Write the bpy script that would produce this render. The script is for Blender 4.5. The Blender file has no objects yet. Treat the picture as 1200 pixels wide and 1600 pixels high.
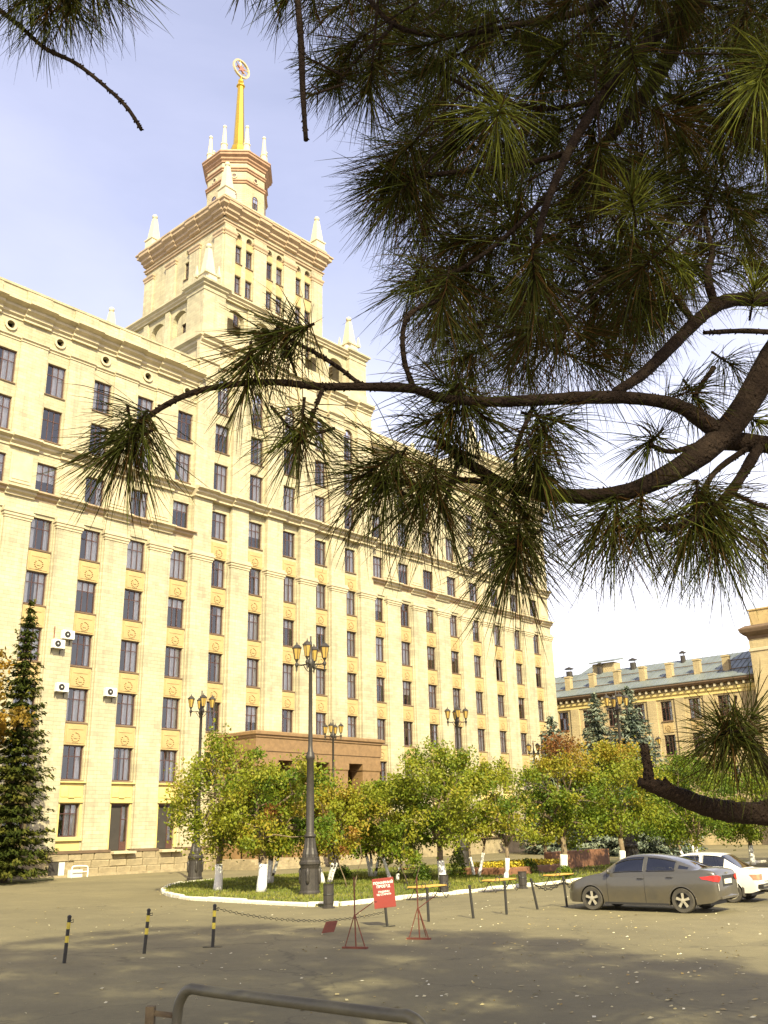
import bpy, bmesh, math, random
from mathutils import Vector, Matrix
R = math.radians
rng = random.Random(7)
scene = bpy.context.scene
COL = scene.collection

# ------------------------------------------------------------------ camera
CAM_H = 2.3
F_PX = 1476.05                      # focal length in pixels of the 1200x1600 photograph
PITCH, ROLL = R(18.542), R(-1.286)
FWD = Vector((0, math.cos(PITCH), math.sin(PITCH)))
_up = Vector((0, -math.sin(PITCH), math.cos(PITCH)))
_ri = Vector((1, 0, 0))
RIGHT = _ri * math.cos(ROLL) + _up * math.sin(ROLL)
UP = -_ri * math.sin(ROLL) + _up * math.cos(ROLL)
EYE = Vector((0, 0, CAM_H))
cd = bpy.data.cameras.new('camera')
cam = bpy.data.objects.new('camera', cd)
COL.objects.link(cam)
cd.sensor_fit = 'VERTICAL'
cd.sensor_height = 36
cd.lens = 36 * F_PX / 1600
cd.clip_start = 0.05
cd.clip_end = 3000
M = Matrix((RIGHT, UP, -FWD)).transposed().to_4x4()
M.translation = EYE
cam.matrix_world = M
scene.camera = cam

# ------------------------------------------------------------------ sky and sun
SUN_EL = R(38)
SUN_H = Vector((0.27, -0.963, 0)).normalized()       # horizontal direction towards the sun
world = bpy.data.worlds.new('World')
scene.world = world
world.use_nodes = True
nt = world.node_tree
nt.nodes.clear()
wo = nt.nodes.new('ShaderNodeOutputWorld')
bg = nt.nodes.new('ShaderNodeBackground')
sky = nt.nodes.new('ShaderNodeTexSky')
sky.sky_type = 'NISHITA'
sky.sun_disc = False
sky.sun_elevation = SUN_EL
sky.sun_rotation = math.atan2(SUN_H.x, SUN_H.y)
sky.altitude = 200
sky.air_density = 1.0
sky.dust_density = 3.5
sky.ozone_density = 2.0
bg.inputs[1].default_value = 0.12
# high thin cloud and milky haze over the whole dome
tc = nt.nodes.new('ShaderNodeTexCoord')
mp = nt.nodes.new('ShaderNodeMapping')
mp.inputs['Scale'].default_value = (1.0, 1.0, 2.6)
no = nt.nodes.new('ShaderNodeTexNoise')
no.inputs['Scale'].default_value = 1.3
no.inputs['Detail'].default_value = 7
no.inputs['Roughness'].default_value = 0.55
no.inputs['Distortion'].default_value = 0.5
cr = nt.nodes.new('ShaderNodeValToRGB')
cr.color_ramp.elements[0].position = 0.36
cr.color_ramp.elements[0].color = (0.30, 0.30, 0.30, 1)
cr.color_ramp.elements[1].position = 0.78
cr.color_ramp.elements[1].color = (0.62, 0.62, 0.62, 1)
mixc = nt.nodes.new('ShaderNodeMix')
mixc.data_type = 'RGBA'
mixc.inputs[7].default_value = (4.3, 4.35, 5.5, 1)
tint = nt.nodes.new('ShaderNodeMix')
tint.data_type = 'RGBA'
tint.blend_type = 'MULTIPLY'
tint.inputs[0].default_value = 1.0
tint.inputs[7].default_value = (1.16, 0.97, 0.98, 1)
L = nt.links.new
L(tc.outputs['Generated'], mp.inputs[0]); L(mp.outputs[0], no.inputs['Vector'])
L(no.outputs[0], cr.inputs[0]); L(cr.outputs[0], mixc.inputs[0])
L(sky.outputs[0], tint.inputs[6]); L(tint.outputs[2], mixc.inputs[6])
# haze thickens towards the horizon
sx = nt.nodes.new('ShaderNodeSeparateXYZ')
hr = nt.nodes.new('ShaderNodeMapRange')
hr.interpolation_type = 'SMOOTHSTEP'
hr.inputs[1].default_value = 0.62; hr.inputs[2].default_value = 0.05
hr.inputs[3].default_value = 0.0; hr.inputs[4].default_value = 0.95
hz = nt.nodes.new('ShaderNodeMix'); hz.data_type = 'RGBA'
hz.inputs[7].default_value = (6.6, 6.5, 6.9, 1)
L(tc.outputs['Generated'], sx.inputs[0]); L(sx.outputs[2], hr.inputs[0]); L(hr.outputs[0], hz.inputs[0])
L(mixc.outputs[2], hz.inputs[6])
L(hz.outputs[2], bg.inputs[0]); L(bg.outputs[0], wo.inputs[0])

sl = bpy.data.lights.new('sun', 'SUN')
sl.energy = 4.6
sl.angle = R(0.53)
sl.color = (1.0, 0.915, 0.62)
sun = bpy.data.objects.new('sun', sl)
COL.objects.link(sun)
sd = SUN_H * math.cos(SUN_EL) + Vector((0, 0, math.sin(SUN_EL)))
sun.rotation_euler = sd.to_track_quat('Z', 'Y').to_euler()
sun.location = (0, -20, 40)

vs = scene.view_settings
vs.view_transform = 'Standard'
vs.look = 'None'
vs.exposure = 1.12
vs.gamma = 1.0
vs.use_curve_mapping = False
scene.render.engine = 'CYCLES'
scene.cycles.max_bounces = 5
scene.cycles.transparent_max_bounces = 8
scene.render.resolution_x = 768
scene.render.resolution_y = 1024

def at(px, py, Y):
    """world point seen at photo pixel (px, py) at forward distance Y"""
    d = FWD + RIGHT * ((px - 600) / F_PX) - UP * ((py - 800) / F_PX)
    return EYE + d * (Y / d.y)

def on_photo(P):
    q = Vector(P) - EYE
    z = q.dot(FWD)
    if z < 0.05:
        return None
    return 600 + F_PX * q.dot(RIGHT) / z, 800 - F_PX * q.dot(UP) / z

# ------------------------------------------------------------------ materials
def mat(name):
    m = bpy.data.materials.new(name)
    m.use_nodes = True
    n = m.node_tree
    return m, n, n.nodes['Principled BSDF']

def plain(name, col, rough=0.7, metal=0.0, var=0.12, scale=3.0, bump=0.0, bscale=40.0, spec=0.5, detail=6):
    m, n, b = mat(name)
    b.inputs['Roughness'].default_value = rough
    b.inputs['Metallic'].default_value = metal
    b.inputs['Specular IOR Level'].default_value = spec
    t = n.nodes.new('ShaderNodeTexCoord')
    x = n.nodes.new('ShaderNodeTexNoise')
    x.inputs['Scale'].default_value = scale
    x.inputs['Detail'].default_value = detail
    x.inputs['Roughness'].default_value = 0.65
    r = n.nodes.new('ShaderNodeMapRange')
    r.inputs[1].default_value = 0.3
    r.inputs[2].default_value = 0.7
    r.inputs[3].default_value = 1 - var
    r.inputs[4].default_value = 1 + var
    mx = n.nodes.new('ShaderNodeMix')
    mx.data_type = 'RGBA'
    mx.blend_type = 'MULTIPLY'
    mx.inputs[0].default_value = 1
    mx.inputs[6].default_value = (*col, 1)
    n.links.new(t.outputs['Object'], x.inputs['Vector'])
    n.links.new(x.outputs[0], r.inputs[0])
    n.links.new(r.outputs[0], mx.inputs[7])
    n.links.new(mx.outputs[2], b.inputs['Base Color'])
    if bump:
        y = n.nodes.new('ShaderNodeTexNoise')
        y.inputs['Scale'].default_value = bscale
        y.inputs['Detail'].default_value = 5
        bp = n.nodes.new('ShaderNodeBump')
        bp.inputs['Strength'].default_value = bump
        bp.inputs['Distance'].default_value = 0.02
        n.links.new(t.outputs['Object'], y.inputs['Vector'])
        n.links.new(y.outputs[0], bp.inputs['Height'])
        n.links.new(bp.outputs[0], b.inputs['Normal'])
    return m

def stone(name, c1, c2, mortar, w=0.50, h=0.235, rough=0.75):
    """coursed facing stone laid in object space (works on walls along x or along y)"""
    m, n, b = mat(name)
    b.inputs['Roughness'].default_value = rough
    t = n.nodes.new('ShaderNodeTexCoord')
    s = n.nodes.new('ShaderNodeSeparateXYZ')
    a = n.nodes.new('ShaderNodeMath')
    c = n.nodes.new('ShaderNodeCombineXYZ')
    br = n.nodes.new('ShaderNodeTexBrick')
    br.inputs['Scale'].default_value = 1.0
    br.inputs['Brick Width'].default_value = w
    br.inputs['Row Height'].default_value = h
    br.inputs['Mortar Size'].default_value = 0.010
    br.inputs['Mortar Smooth'].default_value = 0.3
    br.inputs['Bias'].default_value = -0.1
    br.inputs['Color1'].default_value = (*c1, 1)
    br.inputs['Color2'].default_value = (*c2, 1)
    br.inputs['Mortar'].default_value = (*mortar, 1)
    x = n.nodes.new('ShaderNodeTexNoise')
    x.inputs['Scale'].default_value = 0.35
    x.inputs['Detail'].default_value = 9
    x.inputs['Roughness'].default_value = 0.7
    r = n.nodes.new('ShaderNodeMapRange')
    r.inputs[1].default_value = 0.3; r.inputs[2].default_value = 0.7
    r.inputs[3].default_value = 0.70; r.inputs[4].default_value = 1.12
    mx = n.nodes.new('ShaderNodeMix')
    mx.data_type = 'RGBA'; mx.blend_type = 'MULTIPLY'; mx.inputs[0].default_value = 1
    bp = n.nodes.new('ShaderNodeBump')
    bp.inputs['Strength'].default_value = 0.6
    bp.inputs['Distance'].default_value = 0.02
    bp.invert = True
    l = n.links.new
    l(t.outputs['Object'], s.inputs[0]); l(s.outputs[0], a.inputs[0]); l(s.outputs[1], a.inputs[1])
    l(a.outputs[0], c.inputs[0]); l(s.outputs[2], c.inputs[1]); l(c.outputs[0], br.inputs['Vector'])
    l(t.outputs['Object'], x.inputs['Vector']); l(x.outputs[0], r.inputs[0])
    l(br.outputs['Color'], mx.inputs[6]); l(r.outputs[0], mx.inputs[7])
    mpg = n.nodes.new('ShaderNodeMapping'); mpg.inputs['Scale'].default_value = (1.7, 1.7, 0.09)
    sk = n.nodes.new('ShaderNodeTexNoise'); sk.inputs['Scale'].default_value = 1.0; sk.inputs['Detail'].default_value = 6; sk.inputs['Roughness'].default_value = 0.7
    sr = n.nodes.new('ShaderNodeMapRange'); sr.inputs[1].default_value = 0.52; sr.inputs[2].default_value = 0.80; sr.inputs[3].default_value = 1.0; sr.inputs[4].default_value = 0.60
    m2 = n.nodes.new('ShaderNodeMix'); m2.data_type = 'RGBA'; m2.blend_type = 'MULTIPLY'; m2.inputs[0].default_value = 1
    l(t.outputs['Object'], mpg.inputs[0]); l(mpg.outputs[0], sk.inputs['Vector']); l(sk.outputs[0], sr.inputs[0])
    l(mx.outputs[2], m2.inputs[6]); l(sr.outputs[0], m2.inputs[7])
    l(m2.outputs[2], b.inputs['Base Color'])
    l(br.outputs['Fac'], bp.inputs['Height']); l(bp.outputs[0], b.inputs['Normal'])
    return m

def foliage(name, stops, rough=0.55, trans=0.35, spec=0.3):
    """leaf colour from the 'tone' attribute of each leaf face"""
    m, n, b = mat(name)
    out = n.nodes['Material Output']
    at_ = n.nodes.new('ShaderNodeAttribute')
    at_.attribute_name = 'tone'
    ra = n.nodes.new('ShaderNodeValToRGB')
    e = ra.color_ramp.elements
    e[0].position = stops[0][0]; e[0].color = (*stops[0][1], 1)
    e[1].position = stops[-1][0]; e[1].color = (*stops[-1][1], 1)
    for p, c in stops[1:-1]:
        k = e.new(p); k.color = (*c, 1)
    tr = n.nodes.new('ShaderNodeBsdfTranslucent')
    mi = n.nodes.new('ShaderNodeMixShader')
    mi.inputs[0].default_value = trans
    b.inputs['Roughness'].default_value = rough
    b.inputs['Specular IOR Level'].default_value = spec
    l = n.links.new
    l(at_.outputs['Fac'], ra.inputs[0]); l(ra.outputs[0], b.inputs['Base Color']); l(ra.outputs[0], tr.inputs[0])
    l(b.outputs[0], mi.inputs[1]); l(tr.outputs[0], mi.inputs[2]); l(mi.outputs[0], out.inputs[0])
    return m

def glass(name, tint_=(0.95, 0.97, 1.0), refl=0.32, rough=0.02, base_=0.10):
    m, n, b = mat(name)
    out = n.nodes['Material Output']
    n.nodes.remove(b)
    tr = n.nodes.new('ShaderNodeBsdfTransparent')
    tr.inputs[0].default_value = (*tint_, 1)
    gl = n.nodes.new('ShaderNodeBsdfGlossy')
    gl.inputs['Roughness'].default_value = rough
    fr = n.nodes.new('ShaderNodeLayerWeight')
    fr.inputs[0].default_value = refl
    mi = n.nodes.new('ShaderNodeMixShader')
    l = n.links.new
    ad = n.nodes.new('ShaderNodeMath'); ad.inputs[1].default_value = base_; ad.use_clamp = True
    l(fr.outputs['Fresnel'], ad.inputs[0]); l(ad.outputs[0], mi.inputs[0]); l(tr.outputs[0], mi.inputs[1]); l(gl.outputs[0], mi.inputs[2])
    l(mi.outputs[0], out.inputs[0])
    return m

MT = {}
MT['stone'] = stone('facade stone', (0.475, 0.42, 0.255), (0.375, 0.325, 0.205), (0.345, 0.30, 0.185))
MT['pier'] = stone('pier stone', (0.505, 0.45, 0.285), (0.395, 0.345, 0.225), (0.36, 0.315, 0.20))
MT['trim'] = plain('carved stone trim', (0.45, 0.385, 0.245), 0.8, var=0.18, scale=1.2, bump=0.15)
MT['ochre'] = plain('ochre plaster', (0.40, 0.29, 0.128), 0.85, var=0.15, scale=1.6, bump=0.1)
MT['yellow'] = plain('yellow painted plaster', (0.56, 0.44, 0.165), 0.8, var=0.12, scale=1.5, bump=0.1)
MT['terra'] = plain('terracotta cornice', (0.32, 0.195, 0.115), 0.85, var=0.2, scale=1.5, bump=0.15)
MT['tower_trim'] = plain('tower cornice stone', (0.37, 0.275, 0.17), 0.85, var=0.2, scale=1.5, bump=0.15)
MT['white_stone'] = plain('pale obelisk stone', (0.52, 0.465, 0.32), 0.75, var=0.08, scale=2)
MT['rough_stone'] = plain('rough plinth stone', (0.29, 0.235, 0.135), 0.9, var=0.3, scale=2.2, bump=0.7, bscale=9)
MT['dirt_shade_cap'] = plain('brown plinth cap', (0.13, 0.085, 0.048), 0.9, var=0.25, scale=2, bump=0.3)
MT['granite'] = plain('brown polished granite', (0.215, 0.132, 0.058), 0.45, var=0.22, scale=3, bump=0.1, bscale=60)
MT['red_granite'] = plain('red granite', (0.22, 0.105, 0.055), 0.5, var=0.2, scale=5)
MT['frame'] = plain('brown window paint', (0.075, 0.035, 0.026), 0.5, var=0.2, scale=4)
MT['glass'] = glass('window glass')
MT['curtain'] = plain('white curtain', (0.84, 0.82, 0.74), 0.9, var=0.12, scale=6)
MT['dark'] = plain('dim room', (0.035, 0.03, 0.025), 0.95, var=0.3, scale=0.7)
MT['roof'] = plain('grey sheet roof', (0.20, 0.225, 0.21), 0.45, 0.35, var=0.2, scale=0.5)
MT['gold'] = plain('gilded metal', (0.78, 0.50, 0.07), 0.28, 0.9, var=0.1, scale=2)
MT['silver'] = plain('pale gilt ring', (0.70, 0.58, 0.32), 0.4, 0.6, var=0.1)
MT['red'] = plain('red enamel', (0.34, 0.15, 0.10), 0.5, var=0.1)
MT['iron'] = plain('painted cast iron', (0.040, 0.034, 0.026), 0.5, 0.2, var=0.25, scale=6, bump=0.15)
MT['black'] = plain('black enamel', (0.02, 0.018, 0.013), 0.5, var=0.3, scale=9)
MT['stripe'] = plain('yellow stripe paint', (0.55, 0.44, 0.05), 0.6, var=0.15, scale=12)
MT['amber'] = plain('amber lamp glass', (0.38, 0.25, 0.055), 0.35, var=0.12, scale=6)
MT['bark'] = plain('grey brown bark', (0.17, 0.125, 0.07), 0.95, var=0.35, scale=9, bump=0.6, bscale=30)
MT['dark_bark'] = plain('dark stem bark', (0.075, 0.055, 0.032), 0.95, var=0.3, scale=9, bump=0.5, bscale=30)
MT['limewash'] = plain('white limewash', (0.72, 0.70, 0.62), 0.9, var=0.12, scale=14, bump=0.2)
MT['kerb'] = plain('whitewashed kerb', (0.66, 0.62, 0.47), 0.9, var=0.2, scale=5, bump=0.3)
MT['plank'] = plain('varnished bench plank', (0.50, 0.29, 0.06), 0.5, var=0.18, scale=9)
MT['sign_red'] = plain('red sign enamel', (0.21, 0.028, 0.017), 0.45, var=0.1, scale=3)
MT['rust'] = plain('red oxide paint', (0.155, 0.042, 0.02), 0.7, var=0.25, scale=9)
MT['sign_white'] = plain('white lettering', (0.75, 0.72, 0.65), 0.6, var=0.03)
MT['pipe'] = plain('grey painted pipe', (0.085, 0.078, 0.052), 0.5, 0.1, var=0.16, scale=16, bump=0.1, bscale=80)
MT['concrete'] = plain('porch concrete', (0.27, 0.24, 0.18), 0.9, var=0.2, scale=2, bump=0.3)
MT['ac'] = plain('white appliance plastic', (0.68, 0.66, 0.58), 0.5, var=0.06)

def asphalt():
    m, n, b = mat('worn asphalt')
    b.inputs['Roughness'].default_value = 0.88
    t = n.nodes.new('ShaderNodeTexCoord')
    def noise(s, d, ro=0.6):
        x = n.nodes.new('ShaderNodeTexNoise')
        x.inputs['Scale'].default_value = s; x.inputs['Detail'].default_value = d
        x.inputs['Roughness'].default_value = ro
        n.links.new(t.outputs['Object'], x.inputs['Vector'])
        return x
    a = noise(0.16, 5); c = noise(1.4, 8, 0.7); g = noise(70, 3); k = noise(9, 6, 0.75)
    def ramp(src, lo, hi, v0, v1):
        r = n.nodes.new('ShaderNodeMapRange')
        r.inputs[1].default_value = lo; r.inputs[2].default_value = hi
        r.inputs[3].default_value = v0; r.inputs[4].default_value = v1
        n.links.new(src.outputs[0], r.inputs[0])
        return r
    def mul(x, y):
        o = n.nodes.new('ShaderNodeMath'); o.operation = 'MULTIPLY'
        n.links.new(x.outputs[0], o.inputs[0]); n.links.new(y.outputs[0], o.inputs[1])
        return o
    f = mul(mul(ramp(a, 0.3, 0.7, 0.80, 1.15), ramp(c, 0.25, 0.75, 0.82, 1.15)), mul(ramp(g, 0.3, 0.7, 0.75, 1.25), ramp(k, 0.25, 0.75, 0.85, 1.12)))
    wn = noise(0.9, 4)
    vm = n.nodes.new('ShaderNodeVectorMath'); vm.operation = 'MULTIPLY_ADD'; vm.inputs[1].default_value = (1.6, 1.6, 0)
    n.links.new(wn.outputs['Color'], vm.inputs[0]); n.links.new(t.outputs['Object'], vm.inputs[2])
    vo = n.nodes.new('ShaderNodeTexVoronoi'); vo.feature = 'DISTANCE_TO_EDGE'; vo.inputs['Scale'].default_value = 0.17
    n.links.new(vm.outputs[0], vo.inputs['Vector'])
    f = mul(f, ramp(vo, 0.0, 0.006, 0.62, 1.0))
    v2 = n.nodes.new('ShaderNodeTexVoronoi'); v2.inputs['Scale'].default_value = 0.11
    n.links.new(vm.outputs[0], v2.inputs['Vector'])
    sp_ = n.nodes.new('ShaderNodeSeparateColor'); n.links.new(v2.outputs['Color'], sp_.inputs[0])
    f = mul(f, ramp(sp_, 0.0, 1.0, 0.86, 1.10))
    mx = n.nodes.new('ShaderNodeMix'); mx.data_type = 'RGBA'; mx.blend_type = 'MULTIPLY'
    mx.inputs[0].default_value = 1; mx.inputs[6].default_value = (0.158, 0.134, 0.063, 1)
    n.links.new(f.outputs[0], mx.inputs[7]); n.links.new(mx.outputs[2], b.inputs['Base Color'])
    bp = n.nodes.new('ShaderNodeBump'); bp.inputs['Strength'].default_value = 0.4; bp.inputs['Distance'].default_value = 0.01
    n.links.new(g.outputs[0], bp.inputs['Height']); n.links.new(bp.outputs[0], b.inputs['Normal'])
    return m
MT['asphalt'] = asphalt()
MT['soil'] = plain('lawn soil', (0.085, 0.085, 0.03), 0.95, var=0.4, scale=2.5, bump=0.5, bscale=25)
MT['grass'] = foliage('grass blades', [(0, (0.09, 0.125, 0.015)), (0.6, (0.18, 0.20, 0.028)), (1, (0.30, 0.27, 0.06))], trans=0.3)

# ------------------------------------------------------------------ mesh builder
class MB:
    def __init__(s, fn=None):
        s.v = []; s.f = []; s.m = []; s.t = []; s.fn = fn
    def add(s, pts):
        i = len(s.v)
        if s.fn:
            pts = [s.fn(p) for p in pts]
        s.v += [tuple(p) for p in pts]
        return i
    def face(s, pts, m=0, t=None):
        i = s.add(pts)
        s.f.append(tuple(range(i, i + len(pts)))); s.m.append(m)
        if t is not None: s.t.append(t)
    def box(s, x0, x1, y0, y1, z0, z1, m=0):
        i = s.add([(x0, y0, z0), (x1, y0, z0), (x1, y1, z0), (x0, y1, z0), (x0, y0, z1), (x1, y0, z1), (x1, y1, z1), (x0, y1, z1)])
        for q in ((0, 3, 2, 1), (4, 5, 6, 7), (0, 1, 5, 4), (1, 2, 6, 5), (2, 3, 7, 6), (3, 0, 4, 7)):
            s.f.append(tuple(i + k for k in q)); s.m.append(m)
        return s
    def prism(s, poly, a0, a1, ax='x', m=0):
        """closed 2-D polygon extruded along an axis; poly is (y,z) for x, (x,z) for y, (x,y) for z"""
        def P(a, q):
            return (a, q[0], q[1]) if ax == 'x' else ((q[0], a, q[1]) if ax == 'y' else (q[0], q[1], a))
        n = len(poly)
        i = s.add([P(a0, q) for q in poly] + [P(a1, q) for q in poly])
        s.f.append(tuple(range(i + n - 1, i - 1, -1))); s.m.append(m)
        s.f.append(tuple(range(i + n, i + 2 * n))); s.m.append(m)
        for k in range(n):
            j = (k + 1) % n
            s.f.append((i + k, i + j, i + n + j, i + n + k)); s.m.append(m)
        return s
    def sweep(s, rings, m=0, cap=True, closed=True):
        """rings: equal-length point lists"""
        n = len(rings[0])
        base = [s.add(r) for r in rings]
        for a in range(len(rings) - 1):
            for k in range(n if closed else n - 1):
                j = (k + 1) % n
                s.f.append((base[a] + k, base[a] + j, base[a + 1] + j, base[a + 1] + k)); s.m.append(m)
        if cap:
            s.f.append(tuple(base[0] + k for k in range(n - 1, -1, -1))); s.m.append(m)
            s.f.append(tuple(base[-1] + k for k in range(n))); s.m.append(m)
        return s
    def rect_ring(s, x0, x1, y0, y1, prof, m=0, cap=True):
        return s.sweep([[(x0 - o, y0 - o, z), (x1 + o, y0 - o, z), (x1 + o, y1 + o, z), (x0 - o, y1 + o, z)] for o, z in prof], m, cap)
    def lathe(s, prof, n=12, c=(0, 0, 0), m=0, rot=0.0, cap=True):
        return s.sweep([[(c[0] + r * math.cos(rot + 2 * math.pi * k / n), c[1] + r * math.sin(rot + 2 * math.pi * k / n), c[2] + z) for k in range(n)] for r, z in prof], m, cap)
    def tube(s, path, rad, n=6, m=0, cap=True):
        path = [Vector(p) for p in path]
        if not hasattr(rad, '__len__'): rad = [rad] * len(path)
        rings = []
        up = Vector((0.13, 0.21, 0.97))
        for i, p in enumerate(path):
            d = (path[min(i + 1, len(path) - 1)] - path[max(i - 1, 0)])
            if d.length < 1e-9: d = Vector((0, 0, 1))
            d.normalize()
            a = d.cross(up)
            if a.length < 0.15: a = d.cross(Vector((1, 0, 0)))
            a.normalize(); b = a.cross(d)
            rings.append([p + (a * math.cos(2 * math.pi * k / n) + b * math.sin(2 * math.pi * k / n)) * rad[i] for k in range(n)])
        return s.sweep(rings, m, cap)
    def mesh(s, name, mats, smooth=False, fix=True):
        me = bpy.data.meshes.new(name)
        me.from_pydata(s.v, [], s.f)
        if not isinstance(mats, (list, tuple)): mats = [mats]
        for q in mats: me.materials.append(MT[q] if isinstance(q, str) else q)
        if len(mats) > 1: me.polygons.foreach_set('material_index', s.m)
        if s.t:
            at_ = me.attributes.new('tone', 'FLOAT', 'FACE')
            at_.data.foreach_set('value', s.t)
        if fix:
            bm = bmesh.new(); bm.from_mesh(me)
            bmesh.ops.remove_doubles(bm, verts=bm.verts, dist=1e-5) if smooth else None
            bmesh.ops.recalc_face_normals(bm, faces=bm.faces)
            bm.to_mesh(me); bm.free()
        if smooth:
            me.polygons.foreach_set('use_smooth', [True] * len(me.polygons))
        me.update()
        return me
    def build(s, name, mats, parent=None, smooth=False, fix=True, loc=None):
        return put(name, s.mesh(name, mats, smooth, fix), parent, loc)

def put(name, me, parent=None, loc=None, rz=0.0):
    o = bpy.data.objects.new(name, me)
    COL.objects.link(o)
    if parent: o.parent = parent
    if loc is not None: o.location = loc
    if rz: o.rotation_euler = (0, 0, rz)
    return o

def tag(o, label, cat, group=None):
    o['label'] = label; o['category'] = cat
    if group: o['group'] = group
    return o

def thing(name, label, cat, loc=(0, 0, 0), rz=0.0, group=None):
    o = bpy.data.objects.new(name, None)
    o.empty_display_size = 0.3
    COL.objects.link(o)
    o.location = loc; o.rotation_euler = (0, 0, rz)
    return tag(o, label, cat, group)

def copy_tree(root, loc, rz, label, scale=1.0):
    r = root.copy(); COL.objects.link(r)
    r.location = loc; r.rotation_euler = (0, 0, rz); r['label'] = label
    r.scale = (scale,) * 3
    for ch in list(root.children):
        c = ch.copy(); COL.objects.link(c); c.parent = r
        for g in ch.children:
            d = g.copy(); COL.objects.link(d); d.parent = c
    return r

def smoothed(pts, k=4):
    """Catmull-Rom through tuples of any length"""
    out = []
    n = len(pts)
    for i in range(n - 1):
        p0 = pts[max(i - 1, 0)]; p1 = pts[i]; p2 = pts[i + 1]; p3 = pts[min(i + 2, n - 1)]
        for j in range(k):
            t = j / k
            out.append(tuple(0.5 * (2 * b + (c - a) * t + (2 * a - 5 * b + 4 * c - d) * t * t + (3 * b - a - 3 * c + d) * t ** 3) for a, b, c, d in zip(p0, p1, p2, p3)))
    out.append(tuple(pts[-1]))
    return out

# ================================================================== SETTING: ground, lawn, kerb
BO = Vector((-21.812, 57.162, 0)); BRZ = R(48.197)
BU = Vector((math.cos(BRZ), math.sin(BRZ), 0)); BV = Vector((-math.sin(BRZ), math.cos(BRZ), 0))
def bw(u, v, z=0):
    return BO + BU * u + BV * v + Vector((0, 0, z))

g = MB(); g.box(-400, 400, -200, 900, -0.5, 0)
ground = g.build('asphalt_ground', 'asphalt'); ground['kind'] = 'structure'

def arc(c, r, a0, a1, n):
    return [(c[0] + r * math.cos(R(a0 + (a1 - a0) * k / n)), c[1] + r * math.sin(R(a0 + (a1 - a0) * k / n))) for k in range(n + 1)]
lawn_poly = [(30, -31.45), (-4.6, -31.45)] + arc((-4.6, -30.5), 0.95, 265, 185, 5) + [(-5.55, -28), (-5.45, -24.6), (-4.9, -22.6), (-3.9, -20.6), (-2.6, -18.6), (-0.8, -16.4), (1.4, -14.6), (4.0, -13.7), (30, -13.2)]
m = MB(); m.prism([tuple(bw(u, v).xy) for u, v in lawn_poly], 0.004, 0.085, 'z')
lawn = m.build('lawn', 'soil'); lawn['kind'] = 'structure'

# kerb of single whitewashed stones round the near side of the lawn
kerb = bpy.data.objects.new('kerb', None); COL.objects.link(kerb); kerb['kind'] = 'structure'
path = [bw(u, v) for u, v in lawn_poly[:-1]]
pts = []
for a, b in zip(path, path[1:]):
    n = max(1, int((b - a).length / 0.25))
    pts += [a.lerp(b, k / n) for k in range(n)]
pts.append(path[-1])
i = 0
r2 = random.Random(3)
while i + 4 < len(pts):
    a, b = pts[i], pts[i + 4]
    d = (b - a); ln = d.length
    if ln < 0.2: i += 4; continue
    m = MB(); h = 0.13 + r2.uniform(-0.03, 0.02); w = 0.10
    m.sweep([[(x, -w, 0), (x, w, 0), (x, w, h - 0.03), (x, w - 0.03, h), (x, -w + 0.03, h), (x, -w, h - 0.03)] for x in (0.02, ln * 0.33, ln * 0.7, ln - 0.02)])
    o = m.build('kerb_stone', 'kerb', kerb, loc=a)
    o.rotation_euler = (r2.uniform(-.05, .05), r2.uniform(-.012, .012), math.atan2(d.y, d.x) + r2.uniform(-.02, .02))
    i += 4

# grass: short blades all over the lawn, denser on the near side
def in_poly(x, y, P):
    c = False
    for (x1, y1), (x2, y2) in zip(P, P[1:] + P[:1]):
        if (y1 > y) != (y2 > y) and x < (x2 - x1) * (y - y1) / (y2 - y1) + x1: c = not c
    return c
m = MB(); r2 = random.Random(11)
for k in range(52000):
    u = r2.uniform(-5.3, 24) if k % 3 else r2.uniform(-5.3, 12)
    v = r2.uniform(-31.2, -14)
    if not in_poly(u, v, lawn_poly): continue
    p = bw(u, v, 0.083)
    a = r2.uniform(0, 6.28); h = r2.uniform(0.04, 0.11); w = r2.uniform(0.012, 0.03)
    dx, dy = math.cos(a) * w, math.sin(a) * w; lx, ly = r2.gauss(0, .035), r2.gauss(0, .035)
    patch = 0.5 + 0.5 * math.sin(u * 0.9 + 2 * math.sin(v * 0.7)) * math.sin(v * 0.8 + u * 0.3)
    m.face([(p.x - dx, p.y - dy, p.z), (p.x + dx, p.y + dy, p.z), (p.x + lx, p.y + ly, p.z + h)], 0, min(1, max(0, patch * 0.55 + r2.uniform(0, .5))))
go = m.build('lawn_grass', 'grass', fix=False)
go['kind'] = 'stuff'; go['label'] = 'short green and yellowing grass on the lawn island'

# ================================================================== UNIVERSITY BUILDING
B = thing('university_building', 'huge cream stone university building with tower, gilded spire and many tall windows', 'building', BO, BRZ)
PW = 3.52                                    # bay width
def bay(i): return i * PW
UL, UR = -17.0, 59.2                         # ends of the facade
UC0, UC1 = 11.75, 30.5                       # centre block

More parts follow.
